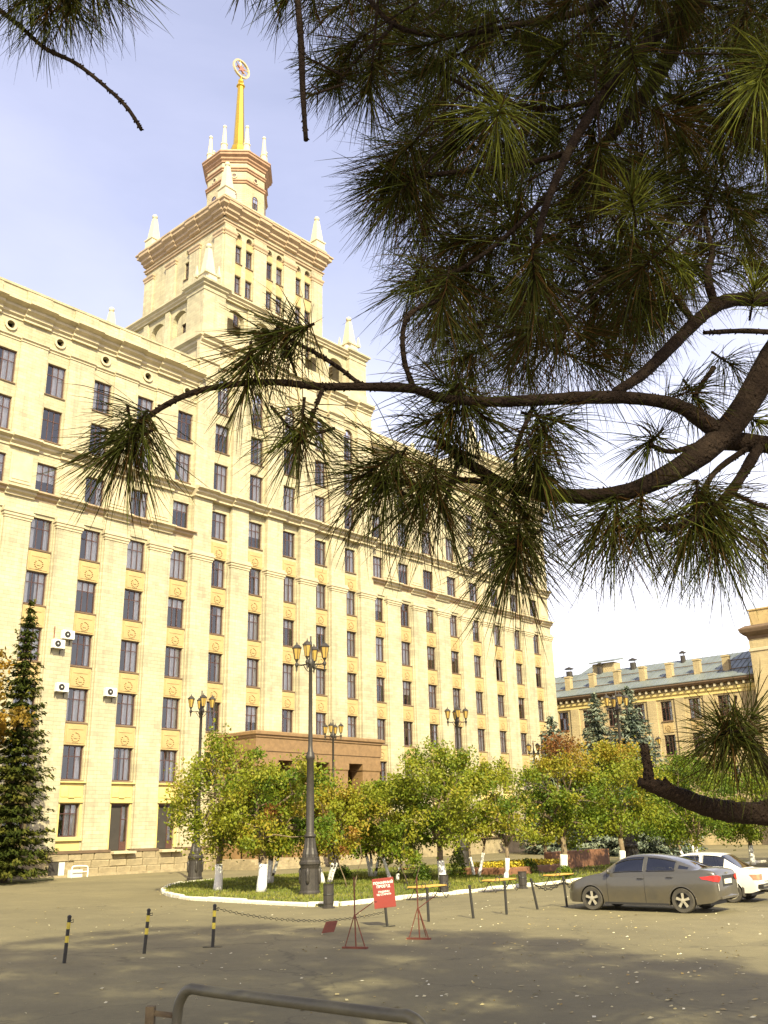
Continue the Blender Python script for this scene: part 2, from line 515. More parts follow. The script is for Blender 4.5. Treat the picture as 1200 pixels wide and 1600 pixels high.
def wall(mb, u0, u1, z0, z1, v, ops, t=0.35, m=0):
    us = sorted({u0, u1} | {o[0] for o in ops} | {o[1] for o in ops})
    zs = sorted({z0, z1} | {o[2] for o in ops} | {o[3] for o in ops})
    us = [q for q in us if u0 <= q <= u1]; zs = [q for q in zs if z0 <= q <= z1]
    for a, b in zip(us, us[1:]):
        run = None
        for c, d in zip(zs, zs[1:]):
            cu, cz = (a + b) / 2, (c + d) / 2
            solid = not any(o[0] < cu < o[1] and o[2] < cz < o[3] for o in ops)
            if solid:
                run = (run[0], d) if run else (c, d)
            if (not solid or d == zs[-1]) and run:
                mb.face([(a, v, run[0]), (b, v, run[0]), (b, v, run[1]), (a, v, run[1])], m)
                run = None
    for a, b, c, d in ops:
        mb.face([(a, v, c), (a, v + t, c), (a, v + t, d), (a, v, d)], m)
        mb.face([(b, v, c), (b, v, d), (b, v + t, d), (b, v + t, c)], m)
        mb.face([(a, v, c), (b, v, c), (b, v + t, c), (a, v + t, c)], m)
        mb.face([(a, v, d), (a, v + t, d), (b, v + t, d), (b, v, d)], m)

def arch_fill(mb, uc, w, zs, zt, v, t, m=0, n=8, both=False):
    """fill the corners between a rectangular opening (top zt) and a half-round arch sprung at zs"""
    r = w / 2
    P = [(uc - r * math.cos(math.pi * k / n), zs + (zt - zs - 0.001) * math.sin(math.pi * k / n)) for k in range(n + 1)]
    for (a, za), (b, zb) in zip(P, P[1:]):
        mb.face([(a, v, za), (b, v, zb), (b, v, zt), (a, v, zt)], m)
        mb.face([(a, v, za), (a, v + t, za), (b, v + t, zb), (b, v, zb)], m)
        if both: mb.face([(a, v + t, za), (b, v + t, zb), (b, v + t, zt), (a, v + t, zt)], m)

# ---- window kit -------------------------------------------------------------
def window_kit(w, h, cols, rows, arch=0.0, bar=0.05, out=0.075):
    f = MB(); gl = MB(); d = 0.07
    ztop = h - arch
    f.box(-w / 2, -w / 2 + out, 0, d, 0, ztop); f.box(w / 2 - out, w / 2, 0, d, 0, ztop)
    f.box(-w / 2 + out, w / 2 - out, 0, d, 0, out)
    if arch:
        n = 10; r = w / 2
        pts = [(r * -math.cos(math.pi * k / n), ztop + arch * math.sin(math.pi * k / n)) for k in range(n + 1)]
        pin = [((r - out) * -math.cos(math.pi * k / n), ztop + (arch - out) * math.sin(math.pi * k / n)) for k in range(n + 1)]
        for k in range(n):
            f.prism([pts[k], pts[k + 1], pin[k + 1], pin[k]], 0, d, 'y')
        f.box(-w / 2 + out, w / 2 - out, 0.005, d - .005, ztop - bar / 2, ztop + bar / 2)
    else:
        f.box(-w / 2 + out, w / 2 - out, 0, d, h - out, h)
    iw = w - 2 * out
    xs = [-w / 2 + out + iw * c for c in cols]
    zs = [h * r_ for r_ in rows]
    for x in xs: f.box(x - bar / 2, x + bar / 2, 0.004, d - .004, out, (ztop if not arch else h - 0.1))
    for z in zs: f.box(-w / 2 + out, w / 2 - out, 0.008, d - .008, z - bar / 2, z + bar / 2)
    ex = [-w / 2 + out] + xs + [w / 2 - out]; ez = [out] + zs + [h - out * .5 if arch else h - out]
    r3 = random.Random(int(w * 100 + h * 10))
    gls = []
    for var in range(4):
        gl = MB()
        for a, b in zip(ex, ex[1:]):
            for c, e in zip(ez, ez[1:]):
                t1, t2 = r3.gauss(0, .011), r3.gauss(0, .011)
                if arch and e == ez[-1]:
                    continue
                gl.face([(a, .035 + t1, c), (b, .035 - t1, c), (b, .035 - t1 + t2, e), (a, .035 + t1 + t2, e)])
        if arch:
            n = 10; rr = w / 2 - .02
            P = [(rr * -math.cos(math.pi * k / n), .034, min(ez[-2], ztop) + 0 + (h - .03 - min(ez[-2], ztop)) * math.sin(math.pi * k / n)) for k in range(n + 1)]
            gl.face(P)
        gls.append(gl.mesh('pane', 'glass', fix=False))
    cus = []
    for var in range(9):
        c = MB()
        if var == 0: spans = [(-.5, -.25), (.05, .5)]
        elif var == 1: spans = [(-.1, .5)]
        elif var == 2: spans = [(-.5, .5)]
        elif var == 3: spans = [(.18, .5)]
        elif var == 4: spans = [(-.5, -.2), (.25, .5)]
        elif var == 5: spans = [(-.5, -.3), (-.15, .5)]
        elif var == 6: spans = [(.3, .5)]
        else: spans = [(-.5, .5)]
        zt = h - arch * 0.5; zb = [0.05, 0.05, h * .02, .05, .05, .05, .05, h * .45, h * .68][var]
        for a, b in spans:
            nn = max(3, int((b - a) * w / 0.06))
            prev = None
            for k in range(nn + 1):
                x = w * (a + (b - a) * k / nn); y = 0.17 + 0.03 * math.sin(k * 2.4 + var)
                if prev: c.face([(prev[0], prev[1], zb), (x, y, zb), (x, y, zt), (prev[0], prev[1], zt)])
                prev = (x, y)
        cus.append(c.mesh('curtain', 'curtain', fix=False))
    sill = MB(); sill.box(-w / 2 - .07, w / 2 + .07, -.24, -.0, -.10, -.02)
    return dict(f=f.mesh('window', 'frame'), g=gls, c=cus, s=sill.mesh('sill', 'dirt_shade_cap'), n=0)  # dark brown sill colour stands in for the shadow line below the window

wr = random.Random(21)
def add_window(kit, loc, rz=0.0, sill=True, cur=None, parent=None):
    o = put('window', kit['f'], parent or B, loc, rz)
    put('pane', wr.choice(kit['g']), o)
    if wr.random() < 0.93: put('curtain', kit['c'][cur if cur is not None else wr.choice((0, 1, 1, 2, 2, 3, 4, 5, 5, 6, 7, 8))], o)
    if sill: put('sill', kit['s'], o)
    return o

K_MAIN = window_kit(1.40, 2.06, (1 / 3, 2 / 3), (0.68,))
K_UP = window_kit(1.34, 2.26, (1 / 3, 2 / 3), (0.66,))
K_ARCH = window_kit(1.16, 3.05, (1 / 3, 2 / 3), (0.36, 0.72), arch=0.58)
K_GF = window_kit(1.34, 1.9, (1 / 3, 2 / 3), (0.7,))
K_TOW = window_kit(0.72, 1.74, (0.5,), (0.64,), bar=0.045, out=0.055)
K_OCT = window_kit(0.62, 1.5, (0.5,), (0.5,), arch=0.31, bar=0.04, out=0.05)
K_FAR = window_kit(1.30, 2.15, (1 / 3, 2 / 3), (0.66,))

ROWS = [5.55, 9.02, 12.50, 15.97, 19.47, 23.17]        # sill heights of the main rows
UPROWS = [26.87, 30.13]
VW = 0.16                                              # windows set back in the wall
bays_all = list(range(-4, 17)); centre = range(4, 9)

def section(u0, u1, bays, is_centre, name):
    ops = []
    for i in bays:
        for z in ROWS: ops.append((bay(i) - .7, bay(i) + .7, z, z + 2.06))
        for z in UPROWS: ops.append((bay(i) - .67, bay(i) + .67, z, z + 2.26))
        if i in (2, 3): ops.append((bay(i) - .67, bay(i) + .67, 1.36, 4.16))
        elif not is_centre: ops.append((bay(i) - .67, bay(i) + .67, 2.25, 4.15))
        if is_centre: ops.append((bay(i) - .58, bay(i) + .58, 33.35, 36.40))
        else: ops.append((bay(i) - .27, bay(i) + .27, 33.83, 34.37))
    w = MB()
    wall(w, u0, u1, 0, 40.5 if is_centre else 37.0, 0, ops)
    for i in bays:
        if is_centre: arch_fill(w, bay(i), 1.16, 35.82, 36.40, -0.001, .3)
        else:
            n = 12                       # round bull's-eye openings
            for q in range(4):
                sx = 1 if q in (0, 3) else -1; sz = 1 if q < 2 else -1
                arcp = [(bay(i) + sx * .27 * math.cos(R(90 * k / 4)), 34.1 + sz * .27 * math.sin(R(90 * k / 4))) for k in range(5)]
                w.face([(a, -.001, b) for a, b in arcp] + [(bay(i) + sx * .27, -.001, 34.1 + sz * .27)])
    w.build(name, 'stone', B)

section(UL, UC0, range(-4, 4), False, 'wing_wall')
section(UC0, UC1, centre, True, 'centre_wall')
section(UC1, UR, range(9, 17), False, 'wing_wall')

# dim rooms behind the glass, ends, back and flat roof of the block
m = MB(); m.box(UL + .02, UR - .02, 1.1, 15.9, 0.1, 36.4); m.build('interior_core', 'dark', B)
m = MB()
m.face([(UL, 0, 0), (UL, 16, 0), (UL, 16, 37), (UL, 0, 37)]); m.face([(UR, 0, 0), (UR, 16, 0), (UR, 16, 37), (UR, 0, 37)])
m.face([(UL, 16, 0), (UR, 16, 0), (UR, 16, 37), (UL, 16, 37)])
m.build('end_wall', 'stone', B)
m = MB(); m.box(UL, UR, .5, 16.0, 36.42, 36.6); m.build('flat_roof', 'roof', B)

# ---- pilasters with capitals
def pilaster(uc, z0, z1, w, out, cap=True, zcap=0.72, centre_=False):
    m = MB(); m.box(uc - w / 2, uc + w / 2, -out, 0.02, z0, z1)
    m.box(uc - w / 2 - .10, uc - w / 2 + .02, -out * .45, 0.02, z0, z1 - .002)     # stepped margins
    m.box(uc + w / 2 - .02, uc + w / 2 + .10, -out * .45, 0.02, z0, z1 - .002)
    o = m.build('pilaster', 'pier', B)
    if cap:
        c = MB(); y = -out
        prof = [(0.0, z1 - zcap), (.05, z1 - zcap + .03), (.05, z1 - zcap + .13), (.11, z1 - zcap + .19), (.11, z1 - zcap + .33), (.17, z1 - zcap + .38), (.17, z1 - zcap + .52), (.08, z1 - zcap + .57), (.08, z1 + .004)]
        c.rect_ring(uc - w / 2, uc + w / 2, y, -0.004, prof)
        c.build('capital', 'trim', o)
for k in range(-5, 17):
    uc = (k + .5) * PW
    if k == -5: uc = UL + 1.0
    if k == 16: uc = UR - 1.0
    cen = 3 <= k <= 8
    pilaster(uc, 1.46, 21.75, 1.72, 0.46 if cen else 0.30)
    if cen:      # second order, up to the centre cornice
        m = MB(); m.box(uc - .80, uc + .80, -.36, .02, 21.755, 26.0); m.build('pier_shaft', 'pier', B)
        m = MB(); m.box(uc - .86, uc + .86, -.30, .02, 26.62, 36.95)
        o = m.build('upper_pilaster', 'pier', B)
        c = MB(); c.rect_ring(uc - .86, uc + .86, -.30, -.004, [(0, 35.45), (.06, 35.5), (.06, 35.62), (.14, 35.7), (.14, 35.85), (.05, 35.93), (.05, 36.0)])
        c.build('capital', 'trim', o)
    else:
        m = MB(); m.box(uc - .95, uc + .95, -.13, .02, 26.62, 33.2); m.build('upper_pier', 'pier', B)
        m = MB(); m.box(uc - .72, uc + .72, -.05, .02, 23.5, 25.5)
        m.box(uc - .60, uc + .60, -.09, .02, 23.7, 25.3); m.build('relief_panel', 'trim', B)

# ---- string courses and cornices
def course(name, u0, u1, prof, mt='trim'):
    m = MB(); m.prism([(0.05, prof[0][1])] + [(-o, z) for o, z in prof] + [(0.05, prof[-1][1])], u0, u1, 'x')
    return m.build(name, mt, B)
P_LEDGE = [(.12, 22.58), (.12, 22.70), (.32, 22.80), (.32, 22.95), (.56, 23.02), (.56, 23.12), (.05, 23.16)]
P_MID = [(.08, 25.84), (.08, 26.0), (.26, 26.12), (.26, 26.26), (.54, 26.38), (.54, 26.50), (.08, 26.62)]
P_BAND = [(.05, 33.18), (.05, 33.28), (.16, 33.36), (.16, 33.44), (.05, 33.5)]
P_TOP = [(.08, 34.66), (.08, 34.82), (.24, 34.92), (.24, 35.10), (.50, 35.26), (.50, 35.44), (.90, 35.60), (.90, 35.80), (.10, 35.94)]
P_PAR = [(.06, 35.96), (.06, 36.98), (.14, 37.0), (.14, 37.16), (.05, 37.2)]
def shift(prof, d): return [(o + d, z) for o, z in prof]
for (a, b, ks) in ((UL, UC0 - .02, range(-5, 3)), (UC1 + .02, UR, range(9, 17))):
    for nm, P_, mt in (('ledge', P_LEDGE, 'tower_trim'), ('middle_cornice', P_MID, 'trim'), ('string_course', P_BAND, 'trim'), ('main_cornice', P_TOP, 'trim'), ('parapet', P_PAR, 'stone')):
        course(nm, a, b, P_, mt)
        if nm == 'parapet': continue
        for k in ks:                              # the courses break forward over every pier
            uc = (k + .5) * PW
            if k == -5: uc = UL + 1.0
            if k == 16: uc = UR - 1.0
            course(nm, max(a + .003, uc - .98), min(b - .003, uc + .98), [(o, z + (-.003 if q == 0 else (.003 if q == len(P_) - 1 else 0))) for q, (o, z) in enumerate(shift(P_, .13))], mt if nm != 'ledge' else 'trim')
    m = MB(); m.box(a, b, -.10, .02, 21.76, 22.60); m.build('frieze', 'pier', B)
    for k in ks:
        m = MB(); m.box((k + .5) * PW - .9, (k + .5) * PW + .9, -.2, -.06, 36.1, 36.9)
        m.build('parapet_panel', 'stone', B)
course('middle_cornice', UC0, UC1, shift(P_MID, .38))
for k in range(3, 9):
    uc = (k + .5) * PW
    course('middle_cornice', uc - .95, uc + .95, [(o, z + (-.003 if q == 0 else (.003 if q == len(P_MID) - 1 else 0))) for q, (o, z) in enumerate(shift(P_MID, .52))])

# ---- windows, spandrels, bull's eyes, ground-floor surrounds
sp = MB()
sp.box(-.74, .74, -.05, .02, 0, 1.26)
sp.box(-.62, .62, -.075, -.045, .10, 1.16)
sp.box(-.50, .50, -.10, -.07, .93, .985)
SPAN = sp.mesh('spandrel_panel', 'ochre')
wreath = MB()
for k in range(14):
    a0 = 2 * math.pi * k / 14 + .2; rr = .27
    if k == 4: continue                           # open at the top like a laurel wreath
    c = (rr * math.cos(a0), -.085, .47 + rr * math.sin(a0))
    wreath.lathe([(.001, -.03), (.06, -.01), (.06, .01), (.001, .03)], 6, c)
wreath.box(-.12, .12, -.115, -.07, .38, .56); wreath.box(-.2, .2, -.10, -.07, .13, .19)
WREATH = wreath.mesh('wreath', 'ochre')
ring = MB()
for k in range(16):
    a0, a1 = 2 * math.pi * k / 16, 2 * math.pi * (k + 1) / 16
    q = [(r_ * math.cos(a), r_ * math.sin(a)) for a in (a0, a1) for r_ in (.27, .42)]
    ring.prism([q[0], q[1], q[3], q[2]], -.07, 0, 'y')
EYE_RING = ring.mesh('oculus_frame', 'trim')
sur = MB()                                          # yellow surround of a ground-floor bay
sur.box(-.86, -.672, -.09, .02, 1.46, 5.36); sur.box(.672, .86, -.09, .02, 1.46, 5.36)
sur.box(-.672, .672, -.09, .02, 4.17, 5.36)
sur.box(-.80, .80, -.20, -.09, 4.22, 4.32); sur.box(-.70, .70, -.13, -.09, 4.55, 5.15); sur.box(-.2, .2, -.17, -.13, 4.5, 5.2)
sur.box(-.88, .88, -.26, .02, 5.37, 5.45)
SURR = sur.mesh('yellow_surround', 'yellow')
low = MB(); low.box(-.672, .672, -.09, .02, 1.46, 2.22); low.box(-.86, .86, -.26, -.09, 2.02, 2.16)
LOWP = low.mesh('yellow_apron', 'yellow')
upm = MB(); upm.box(-.78, .78, -.05, .02, -.02 - .62, -.12)
upm.box(-.5, .5, -.09, -.05, -.52, -.2)
for i in bays_all:
    u = bay(i); cen = i in centre
    for k, z in enumerate(ROWS):
        if k < 5 or not cen: add_window(K_MAIN, (u, VW, z))
        else: add_window(K_MAIN, (u, VW, z))
        if k < 4 or (k == 4 and cen):
            s = put('spandrel_panel', SPAN, B, (u, 0, z + 2.08)); put('wreath', WREATH, s)
    for z in UPROWS: add_window(K_UP, (u, VW, z))
    if cen:
        add_window(K_ARCH, (u, VW, 33.35))
    else:
        put('oculus_frame', EYE_RING, B, (u, -.05, 34.1))
        if i >= -2:
            put('yellow_surround', SURR, B, (u, 0, 0))
            if i not in (2, 3):
                put('yellow_apron', LOWP, B, (u, 0, 0)); add_window(K_GF, (u, VW, 2.25), sill=False)

# two tall doors with a narrow glazed side leaf
for i in (2, 3):
    u = bay(i)
    d = MB(); d.box(u - .67, u - .60, .10, .2, 1.36, 4.16); d.box(u + .60, u + .67, .10, .2, 1.36, 4.16)
    d.box(u - .60, u + .60, .10, .2, 4.06, 4.16); d.box(u + .18, u + .25, .10, .2, 1.4, 4.06)
    d.box(u + .25, u + .60, .10, .19, 1.4, 1.9)
    d.box(u + .25, u + .60, .115, .185, 3.2, 3.26)
    o = d.build('door', 'frame', B)
    q = MB(); q.box(u - .60, u + .18, .13, .18, 1.4, 4.06); q.build('door_leaf', 'dark', o)
    q = MB(); q.face([(u + .25, .15, 1.9), (u + .6, .15, 1.9), (u + .6, .15, 4.06), (u + .25, .15, 4.06)]); q.build('pane', 'glass', o, fix=False)
    q = MB(); q.face([(u + .25, .3, 1.4), (u + .6, .3, 1.4), (u + .6, .3, 4.0), (u + .25, .3, 4.0)]); q.build('curtain', 'curtain', o, fix=False)
    q = MB(); q.box(u - .8, u + .8, -.95, .1, 1.20, 1.34); q.build('doorstep', 'trim', o)

# ---- plinth of rough blocks with a dirty cap
r2 = random.Random(5)
m = MB(); m.box(UL, UR, -.50, .02, 0.0, 1.30); m.build('plinth', 'rough_stone', B)
blk = []
for q in range(7):
    b_ = MB(); w = .5; j = lambda s=.018: r2.uniform(-s, s)
    f0 = [(-w + .01, 0), (w - .01, 0), (w - .01, .40), (-w + .01, .40)]
    b_.sweep([[(x, 0, z) for x, z in f0], [(x, -.07 + j(), z) for x, z in f0], [(x * .9 + j(), -.10 + j(.03), .2 + (z - .2) * .78 + j()) for x, z in f0]])
    blk.append(b_.mesh('stone_block', 'rough_stone'))
for row in range(3):
    u = -5.0 + row * .37
    while u < 14.3:
        ln = r2.uniform(.75, 1.35)
        if not (row in (0, 1) and 1.75 < u + ln / 2 < 3.6):
            o = put('stone_block', r2.choice(blk), B, (u + ln / 2, -.50, .06 + .42 * row)); o.scale = (ln - .02, 1, 1)
        u += ln
a = UL
for u0, u1 in ((UL, bay(2) - .85), (bay(2) + .85, bay(3) - .85), (bay(3) + .85, UR)):
    m = MB(); m.box(u0, u1, -.66, .0, 1.305, 1.45); m.build('plinth_cap', 'dirt_shade_cap', B)
m = MB(); m.box(UL, 14.4, -.95, -.51, .0, .13); m.build('foot_course', 'rough_stone', B)
# cellar window with a white vent hood beside it
bwn = MB(); bwn.box(2.15, 2.75, -.68, -.61, .10, .85); bwn.build('cellar_window', 'dark', B)
bwn = MB(); bwn.box(2.76, 3.12, -.72, -.60, .08, .84); bwn.build('cellar_shutter', 'ac', B)
bwn = MB()
bwn.tube([bw(0, 0) * 0 + Vector(p) for p in smoothed([(3.25, -1.35, .0), (3.25, -1.35, .50), (3.4, -1.35, .62), (4.1, -1.35, .60), (4.28, -1.35, .48), (4.28, -1.35, .0)], 3)], .045, 8)
bwn.tube([(3.25, -1.35, .3), (4.28, -1.35, .3)], .03, 6)
bwn.box(3.2, 4.0, -1.25, -.97, .0, .42)
bwn.build('cellar_vent', 'ac', B)

# ---- air conditioners hang on the wall: things of their own
def ac_unit(u, z, label):
    p = bw(u, -.33 - .26, z)
    t = thing('air_conditioner', label, 'air conditioner', p, BRZ, 'air conditioners on the left wing')
    m = MB(); m.rect_ring(-.40, .40, -.14, .14, [(-.02, 0), (0, .02), (0, .53), (-.02, .55)]); m.build('casing', 'ac', t)
    m = MB(); m.lathe([(.001, 0), (.20, 0), (.20, .012), (.001, .014)], 18)
    for q in m.v: pass
    m.v = [(x - .08, -.146 - z_, y + .28) for x, y, z_ in m.v]; gr = m.build('fan_grille', 'black', t)
    m = MB(); m.lathe([(.001, 0), (.05, 0), (.05, .02), (.001, .02)], 10); m.v = [(x - .08, -.162 - z_, y + .28) for x, y, z_ in m.v]; m.build('fan_hub', 'ac', gr)
    m = MB()
    for x in (-.3, .3): m.box(x - .02, x + .02, -.12, .26, -.05, -.01); m.box(x - .02, x + .02, .22, .26, -.3, .1)
    m.build('bracket', 'iron', t)
ac_unit(2.12, 13.95, 'upper right unit of the white air conditioner pair on the pale pier')
ac_unit(1.52, 13.30, 'lower left unit of the white air conditioner pair, drain pipe above it')
ac_unit(2.02, 10.68, 'single white air conditioner on the first pier, below the pair')
ac_unit(5.42, 10.68, 'white air conditioner alone on the second pier from the spruce')
m = MB(); m.tube([bw(1.35, -.34, 13.9), bw(1.35, -.34, 14.7)], .03, 6)
tag(m.build('drain_pipe', 'rust'), 'short rusty pipe on the wall above the paired air conditioners', 'pipe')

# ---- granite entrance portico
pu0, pu1, pv = 14.75, 27.2, -4.0
m = MB(); m.rect_ring(pu0, pu1, pv, -.5, [(0, 6.95), (0, 7.5), (.06, 7.52), (.06, 8.35), (.14, 8.42), (.14, 8.52), (.26, 8.6), (.26, 8.78), (.05, 8.86)])
PO = m.build('portico', 'granite', B)
for k in range(4):
    u = pu0 + 1.0 + k * (pu1 - pu0 - 2.0) / 3
    q = MB(); q.rect_ring(u - .95, u + .95, pv + .05, pv + 1.2, [(.04, 0), (.04, .5), (0, .55), (0, 6.4), (.07, 6.5), (.07, 6.945)]); q.build('pier', 'granite', PO)
for u in (pu0 + .06, pu1 - .8):
    q = MB(); q.box(u, u + .74, -2.0, -.52, 0, 6.945); q.build('pier', 'granite', PO)
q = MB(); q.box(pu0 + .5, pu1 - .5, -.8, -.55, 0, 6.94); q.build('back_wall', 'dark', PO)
for k in range(3):
    u = pu0 + 1.0 + (k + .5) * (pu1 - pu0 - 2.0) / 3
    q = MB(); q.box(u - .8, u + .8, -.9, -.81, .6, 5.6); dd = q.build('entrance_door', 'frame', PO)
    q = MB(); q.box(u - .12, u + .12, -.97, -.91, 2.2, 5.4); q.build('door_light', 'curtain', dd)
q = MB()
for k in range(4): q.box(pu0 - 1.2 + .1 * k, pu1 + 1.2 - .1 * k, pv - 2.2 + .45 * k, -.56, k * .15, (k + 1) * .15 - .002)
q.build('entrance_steps', 'rough_stone', PO)

# ---- centre block: entablature, open attic gallery, corner pylons
V1 = 16.6                                             # depth of the centre block
side_prof = [(0, 36.5), (0, 38.35)]
m = MB(); m.rect_ring(UC0, UC1, 0.02, V1, [(0, 36.62), (0, 38.3)]); m.build('centre_frieze', 'stone', B)
m = MB(); m.box(UC0 + .02, UC1 - .02, .5, V1 - .02, 36.6, 40.4); m.build('centre_core', 'stone', B)
m = MB(); m.rect_ring(UC0, UC1, 0, V1, [(.04, 36.96), (.04, 37.1), (.16, 37.18), (.16, 37.3), (.05, 37.36), (.05, 38.4), (.14, 38.48), (.14, 38.6), (.34, 38.75), (.34, 38.95), (.62, 39.1), (.62, 39.32), (.1, 39.5), (.1, 40.45), (0, 40.5)]); m.build('centre_cornice', 'trim', B)
for k in range(3, 9):
    uc = (k + .5) * PW
    course('cornice_break', uc - .98, uc + .98, [(.30, 36.95), (.30, 37.1), (.44, 37.18), (.44, 37.3), (.32, 37.36), (.32, 38.4), (.40, 38.48), (.40, 38.62), (.60, 38.77), (.60, 38.97), (.84, 39.12), (.84, 39.34), (.3, 39.53)])
def side_fn(u0, sgn=1):        # maps wall coords (run along v, face towards -u)
    return lambda p: (u0 + sgn * p[1], p[0], p[2])
def gallery(u0, u1, n, fn, name):
    g_ = MB(fn); ops = []
    st = (u1 - u0) / n
    for k in range(n):
        c = u0 + (k + .5) * st; ops.append((c - st * .3, c + st * .3, 40.9, 43.2))
    wall(g_, u0, u1, 40.48, 43.75, 0.0, ops, .45)
    wall(g_, u0, u1, 40.48, 43.75, .45, ops, .001)
    for a, b, c, d in ops: arch_fill(g_, (a + b) / 2, b - a, 42.45, 43.2, -.001, .452, both=True)
    g_.build(name, 'stone', B)
    for k in range(1, n):
        g2 = MB(fn); u = u0 + k * st
        g2.box(u - .3, u + .3, -.18, 0, 40.5, 43.6); g2.build('gallery_post', 'pier', B)
gallery(UC0 + 2.1, UC1 - 2.1, 5, lambda p: (p[0], p[1] + .35, p[2]), 'gallery_screen')
gallery(2.1, V1 - 2.1, 4, lambda p: (UC0 + .35 + p[1], p[0], p[2]), 'gallery_screen')
gallery(2.1, V1 - 2.1, 4, lambda p: (UC1 - .35 - p[1], p[0], p[2]), 'gallery_screen')
m = MB()
for a, b, c, d in ((UC0 + 2.0, UC1 - 2.0, .1, 1.0), (UC0 + 2.0, UC1 - 2.0, V1 - 1.0, V1 - .1), (UC0 + .1, UC0 + 1.0, 2.0, V1 - 2.0), (UC1 - 1.0, UC1 - .1, 2.0, V1 - 2.0)):
    m.rect_ring(a, b, c, d, [(0, 43.72), (.0, 43.86), (.14, 43.95), (.14, 44.08), (.32, 44.2), (.32, 44.34), (.02, 44.44)])
m.build('gallery_cornice', 'trim', B)
def obelisk(u, v, z0, s, small=True, name='obelisk'):
    m = MB(); b = .55 * s
    m.rect_ring(u - b, u + b, v - b, v + b, [(.06 * s, z0), (.06 * s, z0 + .22 * s), (0, z0 + .26 * s), (0, z0 + .95 * s), (.09 * s, z0 + 1.0 * s), (.09 * s, z0 + 1.12 * s), (-.10 * s, z0 + 1.22 * s), (-.36 * s, z0 + 3.65 * s)])
    o = m.build(name, 'white_stone', B)
    q = MB(); rr = .27 * s
    q.lathe([(rr * math.sin(math.pi * k / 8) + .0005, z0 + 3.62 * s + rr - rr * math.cos(math.pi * k / 8)) for k in range(9)], 12, (u, v, 0)); q.build('ball', 'white_stone', o, smooth=True)
    if small:
        for a in (-1, 1):
            for c in (-1, 1):
                q = MB(); x, y = u + a * b * 1.15, v + c * b * 1.15; h = .14 * s
                q.rect_ring(x - h, x + h, y - h, y + h, [(0, z0 + .9 * s), (.03, z0 + 1.1 * s), (-.02, z0 + 1.16 * s), (-h * .8, z0 + 2.0 * s)]); q.build('pinnacle', 'white_stone', o)
for a in (0, 1):
    for c in (0, 1):
        u0 = UC0 - .05 if a == 0 else UC1 - 2.15; v0 = -.05 if c == 0 else V1 - 2.15
        m = MB(); m.rect_ring(u0, u0 + 2.2, v0, v0 + 2.2, [(.0, 40.4), (.0, 43.55), (.06, 43.6), (.06, 43.75), (.0, 43.8), (.0, 43.95), (.16, 44.06), (.16, 44.2), (.36, 44.33), (.36, 44.5), (.05, 44.65), (-.35, 44.72)])
        m.build('corner_pylon', 'pier', B)
        obelisk(u0 + 1.1, v0 + 1.1, 44.66, 1.0)
m = MB(); m.box(UC0 + .4, UC1 - .4, .4, V1 - .4, 40.3, 40.55); m.build('gallery_floor', 'trim', B)
for u in (19.0, 24.6):
    m = MB(); m.lathe([(.3, 44.4), (.3, 44.7), (.2, 44.8), (.28, 45.0), (.2, 45.25), (.02, 45.35)], 10, (u + 4, .55, 0)); m.build('ball_finial', 'white_stone', B, smooth=True)

# ---- main tower
TU0, TU1, TV0, TV1 = 15.28, 27.0, 2.3, 14.0
tb = [16.88, 18.11, 20.46, 21.67, 24.0, 25.19]
def tower_face(fn, cols, name):
    ops = []
    for c in cols:
        for z in (43.15, 46.4, 49.42): ops.append((c - .36, c + .36, z, z + 1.74))
        ops.append((c - .36, c + .36, 51.86, 52.5))
    w = MB(fn); wall(w, 0 + TU0, TU1, 40.4, 53.2, 0, ops, .3)
    for c in cols: arch_fill(w, c, .72, 52.0, 52.5, -.001, .3)
    w.build(name, 'stone', B)
tower_face(lambda p: (p[0], p[1] + TV0, p[2]), tb, 'tower_wall')
tsides = [(16.88 + 18.11) / 2 + 3.55]
vmid = TV0 + 5.0
tower_face(lambda p: (TU0 + p[1], p[0] - TU0 + TV0, p[2]), [TU0 + 5.2], 'tower_wall')
tower_face(lambda p: (TU1 - p[1], p[0] - TU0 + TV0, p[2]), [TU0 + 3.6, TU0 + 6.2, TU0 + 8.2], 'tower_wall')
tower_face(lambda p: (p[0], TV1 - p[1], p[2]), tb, 'tower_wall')
m = MB(); m.box(TU0 + .8, TU1 - .8, TV0 + .8, TV1 - .8, 40.4, 53.3); m.build('tower_core', 'dark', B)
for c in tb:
    for z in (43.15, 46.4, 49.42): add_window(K_TOW, (c, TV0 + .14, z), cur=wr.choice((1, 3, 6)))
    for z, h in ((44.93, 1.16), (48.18, 1.16), (51.2, .65)):
        m = MB(); m.box(c - .36, c + .36, TV0 - .03, TV0 + .1, z, z + h)
        m.build('tower_spandrel', 'ochre', B)
    m = MB(); m.box(c - .36, c + .36, TV0 + .25, TV0 + .3, 51.86, 52.5); m.build('niche_back', 'dirt_shade_cap', B)
for z in (43.15, 46.4, 49.42): add_window(K_TOW, (TU0 + .14, TV0 + 5.2, z), -math.pi / 2, cur=1)
m = MB(); m.box(TU0 + .25, TU0 + .3, TV0 + 4.84, TV0 + 5.56, 51.86, 52.5); m.build('niche_back', 'dirt_shade_cap', B)
